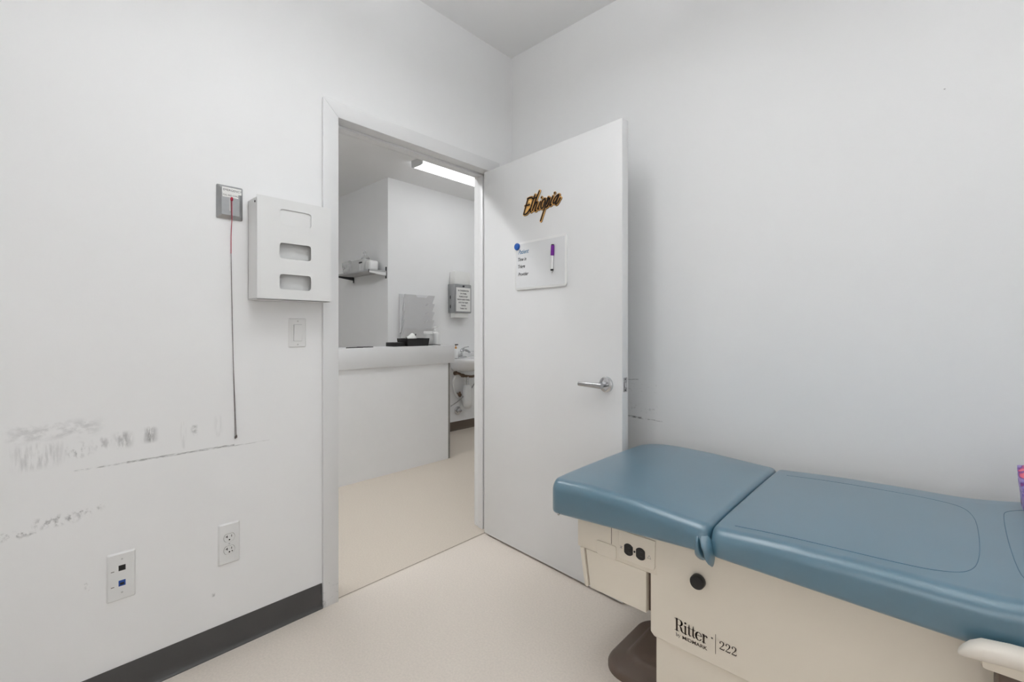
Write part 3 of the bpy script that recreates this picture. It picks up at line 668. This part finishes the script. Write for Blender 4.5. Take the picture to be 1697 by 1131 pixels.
# printed name on the side panel
def glyphs():
    G = {}
    def arc(cx, cy, rx, ry, a0, a1, wf, n=12):
        return [(cx+rx*math.cos(math.radians(a0+(a1-a0)*k/n)), cy+ry*math.sin(math.radians(a0+(a1-a0)*k/n)), wf(math.radians(a0+(a1-a0)*k/n))) for k in range(n+1)]
    thin, thick = .045, .17
    wv = lambda t: thin+(thick-thin)*abs(math.cos(t))**1.3
    G['R'] = ([[(.19,.02,thick),(.19,.98,thick)], [(0,.02,thin),(.40,.02,thin)], [(0,.98,thin),(.42,.98,thin)], arc(.42,.745,.24,.235,90,-90,wv), [(.25,.51,thin),(.44,.51,thin)], [(.46,.50,.06),(.58,.36,.15),(.64,.14,.16),(.74,.03,.08),(.86,.05,thin)]], .84)
    G['i'] = ([[(.15,.02,.16),(.15,.63,.16)], [(0,.02,thin),(.30,.02,thin)], [(0,.64,thin),(.18,.64,thin)], [(.14,.90,.19),(.145,.90,.19)]], .32)
    G['t'] = ([[(.16,.14,.15),(.16,.64,.15),(.17,.92,.05)], [(0,.635,thin),(.36,.635,thin)], [(.16,.14,.15),(.22,.03,.09),(.36,.08,thin)]], .37)
    G['e'] = ([arc(.29,.33,.245,.325,15,325,lambda t: thin+(.17-thin)*max(0, -math.cos(t))**1.0 if math.cos(t) < 0 else thin+.05*math.cos(t)), [(.10,.39,thin),(.52,.39,thin)]], .57)
    G['r'] = ([[(.15,.02,.16),(.15,.63,.16)], [(0,.02,thin),(.32,.02,thin)], [(0,.64,thin),(.18,.64,thin)], [(.18,.46,thin),(.28,.60,.06),(.37,.62,.09),(.42,.55,.14)]], .48)
    G['2'] = ([[(.10,.74,.15),(.07,.84,.07),(.17,.95,.06),(.31,.98,.07),(.47,.88,.13),(.48,.70,.14),(.36,.48,.09),(.14,.20,.05),(.06,.07,.07)], [(.06,.06,.09),(.30,.06,.13),(.48,.05,.10),(.56,.20,.05)]], .66)
    G['b'] = ([[(.14,.02,.13),(.14,1.0,.13)], [(0,.99,.05),(.14,.99,.05)], arc(.34,.31,.20,.29,150,-150,wv)], .64)
    G['y'] = ([[(.08,.62,.12),(.30,.05,.12)], [(.52,.62,.05),(.26,-.10,.06),(.12,-.25,.12)], [(0,.64,.05),(.2,.64,.05)], [(.42,.64,.05),(.6,.64,.05)]], .6)
    return G
G = glyphs()
def serif(word, x0, x1, z0, h):
    tot = sum(G[c][1] for c in word); k = (x1-x0)/tot; x = 0; L = []
    for c in word:
        for s in G[c][0]: L.append([(x0+(x+a)*k, z0+b*h, wd*(k*.5+h*.5)) for a, b, wd in s])
        x += G[c][1]
    return L
lf = lambda a, b, d: (a, PY-.0001-.0002, b)
bm = BM(); strokes(bm, serif('Ritter', 1.347, 1.434, .3365, .0325), lf); part('lettering', bm, 'ink_brown', ub, 0, label='brown serif maker name')
bm = BM(); strokes(bm, [[(1.4455, .3585, .0045), (1.4457, .3585, .0045)]], lf); part('registered_mark', bm, 'guard', ub, 0)
bm = BM(); strokes(bm, serif('by', 1.350, 1.363, .3215, .0095), lf); part('lettering', bm, 'ink_brown', ub, 0, label='small brown lettering by')
part('lettering', text_bm('MIDMARK', .0128, lambda a, b, d: (1.3675+a, PY-.0003, .3205+b), sx=1.14, bold=.0002), 'ink_brown', ub, 0, label='small bold brown maker lettering')
bm = BM(); strokes(bm, [[(1.4543, .322, .0011), (1.4543, .372, .0011)]], lf); part('divider_line', bm, 'ink_brown', ub, 0)
bm = BM(); strokes(bm, serif('222', 1.4635, 1.507, .3395, .0215), lf); part('lettering', bm, 'ink_brown', ub, 0, label='brown serif model number 222')
# ivory side rail with taupe mount near the head
def capsule(bm, pts, hw, hz, n=16):
    rings = []
    for (x, z, s) in pts:
        rings.append([bm.verts.new((x, 1.128+hw*s*math.copysign(abs(math.cos(2*PI*k/n))**.7, math.cos(2*PI*k/n)), z+hz*s*math.copysign(abs(math.sin(2*PI*k/n))**.7, math.sin(2*PI*k/n)))) for k in range(n)])
    for a, b in zip(rings, rings[1:]):
        for k in range(n): bm.faces.new((a[k], a[(k+1)%n], b[(k+1)%n], b[k]))
    bm.faces.new(rings[0]); bm.faces.new(rings[-1][::-1]); bmesh.ops.recalc_face_normals(bm, faces=bm.faces); return bm
bm = BM(); capsule(bm, [(1.8965,.584,.12),(1.898,.586,.32),(1.903,.590,.55),(1.912,.596,.78),(1.926,.602,.96),(1.96,.607,1.0),(2.0,.610,1),(2.1,.617,1),(2.25,.634,1),(2.28,.636,.8),(2.29,.637,.3)], .022, .0155)
rl = part('side_rail', bm, 'cream_light', tb, 60, label='rounded ivory hand rail beside the head section')
bm = BM(); box(bm, (1.925, 1.120, .572), (2.27, 1.205, .598), .006); part('rail_bracket', bm, 'cream', tb, 30)
bm = BM(); box(bm, (1.945, 1.135, .30), (2.15, PY, .578), .006); part('rail_mount', bm, 'taupe', tb, 30, label='dark taupe rail mount')

# tissue pack on the head section
zs = zt_seat(2.03)+.006
bm = BM(); rg = []
for z, hx, hy in ((zs, .052, .040), (zs+.008, .058, .046), (zs+.04, .060, .045), (zs+.075, .064, .034), (zs+.100, .066, .016), (zs+.108, .067, .004), (zs+.116, .067, .003)):
    rg.append([bm.verts.new((2.084+hx*a, 1.705+hy*b, z+.012+.185*hx*a)) for a, b in rrect(-1, 1, -1, 1, .35, 4)])
for a, b in zip(rg, rg[1:]):
    for i in range(len(a)): bm.faces.new((a[i], a[(i+1)%len(a)], b[(i+1)%len(a)], b[i]))
bm.faces.new(rg[0][::-1]); bm.faces.new(rg[-1]); bmesh.ops.recalc_face_normals(bm, faces=bm.faces)
solo('wipes_pouch', bm, 'floral', 'purple patterned soft pouch standing on the head of the exam table', 'pouch', 60)
# ================================================================ hall
# reception counter
ct = thing('reception_counter', 'white hall counter with thick pale grey top band', 'counter', (-1.45, 1.5, 0))
bm = BM(); box(bm, (-1.445, .2, 0), (-1.33, 2.588, .86), .001); cb = part('body', bm, 'counter', ct, 0)
bm = BM(); box(bm, (-1.445, 2.588, 0), (-1.333, 2.612, .86), .002); part('corner_guard', bm, 'guard', ct, 0, label='grey edge strip on the counter end')
bm = BM(); box(bm, (-1.60, .2, .858), (-1.316, 2.652, 1.014), .002); part('top', bm, 'counter_top', ct, 30, label='thick pale grey counter top band')
CTZ = 1.014
def tray(bm, x0, x1, y0, y1, z, h, flare=.008, t=.003):
    o0 = [(x0+flare, y0+flare), (x1-flare, y0+flare), (x1-flare, y1-flare), (x0+flare, y1-flare)]; o1 = [(x0, y0), (x1, y0), (x1, y1), (x0, y1)]
    sh = lambda P, s: [((x0+x1)/2+(x-(x0+x1)/2)*(1-2*s/(x1-x0)), (y0+y1)/2+(y-(y0+y1)/2)*(1-2*s/(y1-y0))) for x, y in P]
    L = [[(x, y, z) for x, y in o0], [(x, y, z+h) for x, y in o1], [(x, y, z+h) for x, y in sh(o1, t)], [(x, y, z+t) for x, y in sh(o0, t)]]
    R = [[bm.verts.new(p) for p in l] for l in L]
    for a, b in zip(R, R[1:]):
        for i in range(4): bm.faces.new((a[i], a[(i+1)%4], b[(i+1)%4], b[i]))
    bm.faces.new(R[0][::-1]); bm.faces.new(R[3]); bmesh.ops.recalc_face_normals(bm, faces=bm.faces); return bm
bm = BM(); tray(bm, -1.56, -1.40, 2.205, 2.435, CTZ, .066); solo('desk_tray', bm, 'black', 'deep black plastic tray on the hall counter', 'tray', 0)
bm = BM(); box(bm, (-1.55, 2.09, CTZ), (-1.42, 2.196, CTZ+.034), .004); solo('stapler_box', bm, 'black', 'low black box left of the deep tray on the counter', 'box', 30)
tg = thing('tissue_stack', 'white tissues heaped in the black counter tray', 'tissues', (-1.48, 2.32, CTZ+.003))
for i in range(4):
    bm = BM(); t = bmesh.new(); bmesh.ops.create_grid(t, x_segments=8, y_segments=8, size=.05)
    for v in t.verts: v.co.z = .085-.035*((v.co.x/.05)**2+(v.co.y/.05)**2)+.012*math.sin(60*v.co.x+i)+.008*math.sin(80*v.co.y+2*i)-.006*i+.005
    rr = bmesh.ops.extrude_face_region(t, geom=list(t.faces)); bmesh.ops.translate(t, verts=[g for g in rr['geom'] if isinstance(g, bmesh.types.BMVert)], vec=(0,0,-.001))
    merge(bm, t, Matrix.Translation((-1.48, 2.29+.012*i, CTZ+.01)) @ Matrix.Rotation(.5*i, 4, 'Z')); part('tissue', bm, 'paper', tg, 60)
bm = BM(); tube(bm, [(-1.47, 2.315, CTZ+.03), (-1.45, 2.325, CTZ+.105)], .004, 8); solo('black_pen', bm, 'black', 'black pen standing in the counter tray', 'pen', 60)
jr = thing('lidded_jar', 'translucent jar with broad white lid on the counter', 'jar', (-1.5, 2.50, CTZ))
bm = BM(); lathe(bm, (-1.5, 2.497, CTZ), [(.038, 0), (.041, .004), (.041, .095), (.038, .10)], 24); part('body', bm, 'plate_dim', jr, 40)
bm = BM(); lathe(bm, (-1.5, 2.497, CTZ+.10), [(.044, 0), (.044, .02), (.041, .026)], 24); part('lid', bm, 'plate', jr, 40, label='white jar lid')
def pump(name, label, c, m_body, m_pump, r, h, mid=None):
    b = thing(name, label, 'bottle', c)
    bm = BM(); lathe(bm, c, [(r*.94, 0), (r, .004), (r, h*.82), (r*.75, h*.93), (r*.35, h)], 24); part('body', bm, m_body, b, 40)
    bm = BM(); lathe(bm, (c[0], c[1], c[2]+h), [(r*.42, 0), (r*.42, .016), (r*.16, .02), (r*.16, .04)], 16); cl = part('collar', bm, mid or m_pump, b, 40)
    bm = BM(); hz = c[2]+h+.038; box(bm, (c[0]-.009, c[1]-.01, hz), (c[0]+.009, c[1]+.03, hz+.012), .004); part('pump_head', bm, m_pump, b, 40); return b
pump('lotion_bottle', 'white pump bottle beside the jar on the counter', (-1.52, 2.592, CTZ), 'plate', 'plate', .034, .125)
lb = BM(); tube(lb, smooth_path([(-1.42, 2.44, CTZ+.008), (-1.42, 2.50, CTZ+.010), (-1.43, 2.56, CTZ+.004), (-1.44, 2.585, CTZ+.003)]), .003, 8); solo('counter_pen', lb, 'black', 'dark pen lying in front of the jar on the counter', 'pen', 60)
lb = BM(); tube(lb, smooth_path([(-1.40, 1.66, CTZ+.003), (-1.41, 1.74, CTZ+.004), (-1.40, 1.80, CTZ+.003)]), .0035, 8); solo('cable_end', lb, 'black', 'short dark cable lying at the left of the counter', 'cable', 60)
lb = BM(); box(lb, (-1.50, 1.80, CTZ), (-1.42, 1.90, CTZ+.006), .002); solo('dark_notepad', lb, 'dark_metal', 'thin dark pad lying at the left of the counter', 'notepad', 0)

# file rack on the hall wall
fr = thing('file_rack', 'grey plastic wall file rack with five stepped pockets', 'file rack', (HX, 2.815, 1.06))
RY0, RY1, RZ0, RZ1 = 2.625, 3.005, 1.065, 1.525
bm = BM(); prism(bm, [(RY0+.04, RZ0), (RY1-.06, RZ0), (RY1, RZ0+.1), (RY1, RZ1), (RY0+.02, RZ1), (RY0, RZ1-.02), (RY0, RZ0+.05)], lambda a, b, d: (HX+d, a, b), .0005, .004); part('back', bm, 'grey_plastic', fr, 0)
bm = BM(); prism(bm, [(0.0, RZ0+.05), (.035, RZ0+.07), (.075, RZ1-.05), (.06, RZ1-.01), (0, RZ1)], lambda a, b, d: (HX+a, d, b), RY0, RY0+.004); part('side', bm, 'grey_plastic', fr, 20)
for k in range(5):
    zt = RZ1-.008-k*.087; zb_ = zt-.17 if k < 4 else RZ0
    ya, yb, n0, n1 = RY0+.004, RY1, 2.775, 2.90
    xo = .090-.003*k; xi = xo-.056 if k < 4 else .030
    outline = [(ya, 0), (yb-.018, 0), (yb-.012, .6), (yb, 1), (n1+.015, 1), (n1-.005, .86), (n0+.005, .86), (n0-.015, 1), (ya, 1)]
    bm = BM(); prism(bm, outline, lambda a, b, d: (HX+xi+(xo-xi)*b+d, a, zb_+(zt-zb_)*b), 0, .011); part('pocket', bm, 'grey_plastic', fr, 20)

# towel dispenser with notice, box on top
td = thing('towel_dispenser', 'stainless paper towel dispenser with a taped notice on the hall wall', 'dispenser', (HX, 3.42, 1.33))
TX = -2.055; TY0, TY1, TZ0, TZ1 = 3.262, 3.512, 1.345, 1.668
bm = BM(); box(bm, (HX, TY0, TZ0), (TX, TY1, TZ1), .006); bd = part('body', bm, 'steel', td, 30)
bm = BM(); prism(bm, rrect(TY0+.004, TY1-.004, TZ0+.004, TZ1-.004, .006), lambda a, b, d: (TX+d, a, b), 0, .004, .001); part('cover', bm, 'steel', td, 20)
bm = BM(); cyl(bm, (TX+.003, 3.39, TZ1-.022), (1,0,0), .011, .010, 16); part('lock', bm, 'dark_metal', td, 40)
for z0 in (1.395, 1.50):
    bm = BM(); prism(bm, [(-2.125+.008*math.cos(2*PI*k/16), z0+.022*math.sin(2*PI*k/16)+.02) for k in range(16)], lambda a, b, d: (a, TY0-d, b), 0, .0008); part('gauge_slot', bm, 'dark_metal', td, 0)
bm = BM(); box(bm, (TX+.0045, TY0+.022, TZ0+.018), (TX+.0055, TY1-.018, TZ1-.038)); nt_ = part('notice', bm, 'paper', td, 0, label='white printed notice')
for k, ln in enumerate(('IN CONSIDERATION', 'OF OTHERS,', 'PLEASE DO NOT', 'THROW PAPER TOWELS', 'INTO THE TOILET,', 'THANKS!', 'THANK YOU')):
    part('print', text_bm(ln, .0225, lambda a, b, d, k=k: (TX+.0062, 3.389+a, 1.588-k*.0335+b), align='CENTER', sx=.76, bold=.0006), 'ink', nt_, 0)
bm = BM(); hexa(bm, [(-2.15, TY0+.02, 1.292), (-2.075, TY0+.02, 1.292), (-2.075, TY1-.03, 1.292), (-2.15, TY1-.03, 1.292)], [(-2.15, TY0+.02, 1.346), (-2.07, TY0+.02, 1.346), (-2.07, TY1-.03, 1.346), (-2.15, TY1-.03, 1.346)], .003); part('paper_towel', bm, 'paper', td, 20, label='white paper towel hanging out')
bm = BM(); box(bm, (HX+.002, 3.285, TZ1), (-2.075, 3.515, 1.815), .012); solo('towel_pack', bm, 'paper', 'plain white pack of towels on top of the steel dispenser', 'box', 40)

# wall shelf with brackets and supplies
SZ = 1.735; SX0, SX1, SY0 = -2.873, -2.19, 2.30
sh = thing('wall_shelf', 'small grey wall shelf on two brackets in the hall recess', 'shelf', (-2.53, HY, SZ-.05))
bm = BM(); box(bm, (SX0, SY0, SZ), (SX1, HY-.002, SZ+.016), .001); part('board', bm, 'shelf', sh, 0)
for xx in (SX0+.003, SX1-.013):
    bm = BM(); prism(bm, [(HY-.002, SZ-.035), (HY-.012, SZ-.035), (SY0, SZ-.014), (SY0, SZ+.004), (HY-.002, SZ+.001)], lambda a, b, d: (d, a, b), xx, xx+.010); br = part('bracket', bm, 'plate' if xx > -2.5 else 'dark_metal', sh, 0)
    bm = BM(); box(bm, (xx-.004, HY-.008, SZ-.062), (xx+.014, HY-.002, SZ+.055)); part('wall_strip', bm, 'dark_metal', br, 0)
    bm = BM(); box(bm, (xx, SY0-.003, SZ-.015), (xx+.010, SY0, SZ+.014)); part('end_cap', bm, 'dark_metal', br, 0)
SP = SZ+.016
bx = thing('glove_carton', 'grey white carton with dark opening at the middle of the shelf', 'box', (-2.5, 2.38, SP))
bm = BM(); box(bm, (-2.60, 2.325, SP), (-2.345, 2.425, SP+.120), .003); cbx = part('carton', bm, 'plate_dim', bx, 20)
bm = BM(); prism(bm, rrect(-2.44, -2.375, SP+.078, SP+.094, .007), lambda a, b, d: (a, d, b), 2.3235, 2.3255); part('opening', bm, 'dark', cbx, 0)
bm = BM(); box(bm, (-2.425, 2.3242, SP+.004), (-2.415, 2.3252, SP+.07)); part('tape', bm, 'plate', cbx, 0)
bm = BM(); box(bm, (-2.335, 2.33, SP), (-2.235, 2.43, SP+.098), .02, 3); solo('white_packet', bm, 'plate', 'rounded white packet at the right end of the shelf', 'packet', 60)
def crumple(name, label, c, rx, ry, rz, m, sd_, amp=.25):
    rnd_ = random.Random(sd_); bm = BM(); bmesh.ops.create_icosphere(bm, subdivisions=3, radius=1)
    ph = [(rnd_.uniform(2, 6), rnd_.uniform(2, 6), rnd_.uniform(0, 6)) for _ in range(5)]
    for v in bm.verts:
        k = 1+amp*sum(math.sin(a*v.co.x+p)*math.sin(b*v.co.y+b*v.co.z+p) for a, b, p in ph)/3
        z = max(v.co.z, -.55)
        v.co = Vector((c[0]+rx*v.co.x*k, c[1]+ry*v.co.y*k, c[2]+rz*((z+.55)*k if z > -.55 else 0)))
    return solo(name, bm, m, label, 'bag', 60)
crumple('plastic_bag', 'crumpled clear plastic bag at the left end of the shelf', (-2.735, 2.385, SP+.001), .105, .075, .085, 'film', 3)
# twist of plastic above the carton
bm = BM(); rg = []
for k, (z, r) in enumerate(((0, .055), (.012, .05), (.03, .026), (.05, .014), (.07, .022), (.085, .016), (.092, .006))):
    rg.append([bm.verts.new((-2.40+.01*math.sin(z*60)+r*math.cos(2*PI*i/12)*(1+.35*math.sin(3*i+k)), 2.375+.7*r*math.sin(2*PI*i/12)*(1+.3*math.cos(4*i)), SP+.1205+z)) for i in range(12)])
for a, b in zip(rg, rg[1:]):
    for i in range(12): bm.faces.new((a[i], a[(i+1)%12], b[(i+1)%12], b[i]))
bm.faces.new(rg[0][::-1]); bm.faces.new(rg[-1]); solo('plastic_wrap', bm, 'film', 'twisted clear plastic wrap standing on the shelf carton', 'bag', 60)

# wall-hung sink, faucet, plumbing
sk = thing('wall_sink', 'white wall-hung hand sink beyond the counter end', 'sink', (HX, 3.45, .68))
SKY = 3.42
bm = BM(); rg = []
def sk_ring(hx, hy, z, n=36, back=True):
    out = []
    for k in range(n):
        t = 2*PI*k/n; x = math.cos(t); y = math.sin(t)
        px = HX+.004+hx*(1+math.copysign(abs(x)**.6, x))/2*1.0; out.append((px, SKY+hy*math.copysign(abs(y)**.75, y), z))
    return out
prof = [(.20, .10, .69), (.32, .16, .70), (.40, .205, .74), (.435, .225, .79), (.445, .232, .812), (.445, .232, .832), (.438, .228, .838)]
for hx, hy, z in prof: rg.append([bm.verts.new(p) for p in sk_ring(hx, hy, z)])
for hx, hy, z in ((.30, .19, .832), (.28, .18, .79), (.20, .13, .745)):
    rg.append([bm.verts.new((p[0]+.10, p[1], p[2])) for p in sk_ring(hx, hy, z)])
for a, b in zip(rg, rg[1:]):
    for i in range(36): bm.faces.new((a[i], a[(i+1)%36], b[(i+1)%36], b[i]))
bm.faces.new(rg[0][::-1]); bm.faces.new(rg[-1]); bmesh.ops.recalc_face_normals(bm, faces=bm.faces)
part('basin', bm, 'ceramic', sk, 60)
bm = BM(); box(bm, (HX+.001, SKY-.225, .80), (HX+.03, SKY+.225, .90), .010); part('backsplash', bm, 'ceramic', sk, 40)
FX, FY = HX+.075, 3.405
bm = BM(); prism(bm, rrect(FX-.022, FX+.022, FY-.065, FY+.065, .02), lambda a, b, d: (a, b, d), .838, .852, .003); fc = part('faucet', bm, 'chrome', sk, 40, label='chrome single-lever faucet')
bm = BM(); tube(bm, smooth_path([(FX, FY, .85), (FX+.004, FY, .90), (FX+.03, FY+.004, .925), (FX+.09, FY+.01, .915), (FX+.125, FY+.012, .895)]), .0125, 12); part('spout', bm, 'chrome', fc, 60)
bm = BM(); lathe(bm, (FX, FY, .90), [(.020, 0), (.021, .02), (.014, .034)], 16); tube(bm, [(FX-.005, FY-.005, .93), (FX+.03, FY+.02, .955), (FX+.07, FY+.045, .962)], [.009, .007, .006], 10); part('lever', bm, 'chrome', fc, 60)
pump('soap_bottle', 'white soap bottle with amber collar and black pump on the sink', (HX+.09, 3.303, .838), 'plate', 'black', .028, .105, 'amber')
bm = BM(); tube(bm, smooth_path([(-2.10, 3.315, .665), (-2.10, 3.37, .655), (-2.09, 3.42, .630), (-2.09, 3.54, .612), (-2.12, 3.62, .61)]), .015, 10); dp_ = part('drain_pipe', bm, 'copper', sk, 60, label='tarnished brass drain pipe')
bm = BM(); cyl(bm, (-2.10, 3.30, .665), (0,1,0), .022, .03, 16); part('coupling_nut', bm, 'copper', dp_, 40); bm = BM(); cyl(bm, (-2.09, 3.40, .635), (0,1,-.2), .021, .028, 16); part('coupling_nut', bm, 'copper', dp_, 40)
bm = BM(); cyl(bm, (-2.09, 3.485, .515), (0,0,1), .017, .10, 16); part('tailpiece', bm, 'chrome', sk, 40, label='chrome tailpiece')
bm = BM(); lathe(bm, (-2.09, 3.485, .25), [(.030, 0), (.055, .03), (.062, .10), (.058, .20), (.045, .26), (.022, .272)], 20); part('trap_cover', bm, 'plate', sk, 60, label='white insulated trap cover')
bm = BM(); tube(bm, smooth_path([(-2.10, 3.315, .63), (-2.12, 3.30, .56), (-2.13, 3.33, .45), (-2.14, 3.385, .385)]), .013, 10); part('supply_hose', bm, 'plate', sk, 60, label='white supply hose')
bm = BM(); tube(bm, smooth_path([(-2.13, 3.245, .66), (-2.13, 3.238, .52), (-2.14, 3.245, .40), (-2.15, 3.24, .29)]), .006, 8); part('supply_tube', bm, 'satin', sk, 60)
bm = BM(); box(bm, (-2.145, 3.226, .40), (-2.125, 3.252, .46), .004); part('tube_fitting', bm, 'black', sk, 30)
bm = BM(); cyl(bm, (HX, 3.395, .41), (1,0,0), .020, .06, 14); cyl(bm, (-2.12, 3.395, .385), (0,0,1), .012, .06, 12); part('stop_valve', bm, 'copper', sk, 40, label='tarnished angle stop valve')
bm = BM(); tube(bm, smooth_path([(-2.10, 3.245, .30), (-2.09, 3.32, .335), (-2.09, 3.40, .375), (-2.10, 3.44, .40)]), .006, 8); part('flexible_line', bm, 'satin', sk, 60); bm = BM(); tube(bm, smooth_path([(-2.1, 3.55, .46), (-2.1, 3.6, .52), (-2.1, 3.66, .56)]), .006, 8); part('flexible_line', bm, 'satin', sk, 60)
fvv = thing('floor_valve', 'round chrome clean-out valve low on the hall wall', 'valve', (HX, 3.40, .17))
bm = BM(); cyl(bm, (HX, 3.402, .225), (1,0,0), .048, .010, 28, bev=.003); part('flange', bm, 'chrome', fvv, 40)
bm = BM(); cyl(bm, (HX+.008, 3.402, .225), (1,0,0), .024, .035, 20, bev=.003); part('stem', bm, 'chrome', fvv, 40)
bm = BM(); box(bm, (HX+.040, 3.376, .214), (HX+.052, 3.428, .236), .006); part('grip', bm, 'satin', fvv, 40)

# ceiling fixtures
PZ = 2.52
def wrap_light(name, label, x0, x1, y0, y1, z, lens, group=None, flat=False):
    f = thing(name, label, 'ceiling light', ((x0+x1)/2, (y0+y1)/2, z-.075), group=group)
    bm = BM(); box(bm, (x0+.01, y0+.013, z-.03), (x1-.01, y1-.013, z if not flat else z-.015), .002); part('housing', bm, 'plate', f, 0)
    if flat:                       # hung room fixture: upper lens added to brighten the ceiling
        for xa, xb in ((x0-.004, x0+.006), (x1-.006, x1+.004)):
            bm = BM(); box(bm, (xa, y0, z-.060), (xb, y1, z)); part('side_panel', bm, 'plate', f, 0)
        bm = BM(); box(bm, (x0+.006, y0+.012, z-.058), (x1-.006, y1-.012, z-.050)); part('lens', bm, M[lens], f, 0, label='glowing white lens')
        bm = BM(); box(bm, (x0+.006, y0+.012, z-.010), (x1-.006, y1-.012, z-.002)); part('upper_fill_lens', bm, M['fill_lens_up'], f, 0, label='added upper lens glowing onto the ceiling')
        for ya, yb in ((y0, y0+.012), (y1-.012, y1)):
            bm = BM(); box(bm, (x0+.006, ya, z-.060), (x1-.006, yb, z)); part('end_cap', bm, 'plate_dim', f, 0)
        for yy in (y0+.15, y1-.15):
            bm = BM(); cyl(bm, ((x0+x1)/2, yy, z-.004), (0,0,1), .004, CZ-z+.004, 10); part('stem', bm, 'plate', f, 0)
        return f
    P = [(x0, z-.022)]+[(x0+(x1-x0)*(.5-.5*math.cos(PI*k/12)), z-.030-.032*math.sin(PI*k/12)**.18) for k in range(13)]+[(x1, z-.022)]
    bm = BM(); prism(bm, P, lambda a, b, d: (a, d, b), y0+.012, y1-.012); part('lens', bm, M[lens], f, 40, label='glowing white lens')
    Q = [(x0-.002, z)]+[(x0-.002+(x1-x0+.004)*(.5-.5*math.cos(PI*k/12)), z-.032-.034*math.sin(PI*k/12)**.18) for k in range(13)]+[(x1+.002, z)]
    for ya, yb in ((y0, y0+.012), (y1-.012, y1)):
        bm = BM(); prism(bm, Q, lambda a, b, d: (a, d, b), ya, yb); part('end_cap', bm, 'plate_dim', f, 0)
    return f
wrap_light('strip_light', 'glowing strip light on the hall ceiling', -1.625, -1.465, 2.40, 3.62, HZ, 'lens')
wrap_light('strip_light', 'added unseen fill strip on the hall ceiling nearer the entrance side', -.80, -.64, -.10, 1.12, HZ, 'fill_lens_near')  # added out of view to light the counter and hall floor
wrap_light('strip_light', 'added unseen fill strip on the hall ceiling behind the open door', -.80, -.64, 3.15, 4.37, HZ, 'fill_lens_far')  # added out of view as fill for the hall
wrap_light('strip_light', 'exam room strip light near the doorway wall, hung low for even light', .85, 1.01, .0, 1.22, PZ, 'lens_room', flat=True)  # hung below the ceiling to even out the light
wrap_light('strip_light', 'added unseen strip light of the exam room near the head of the table', 2.22, 2.38, .0, 1.22, PZ, 'lens_room', flat=True)  # added out of view, lights the table side of the room
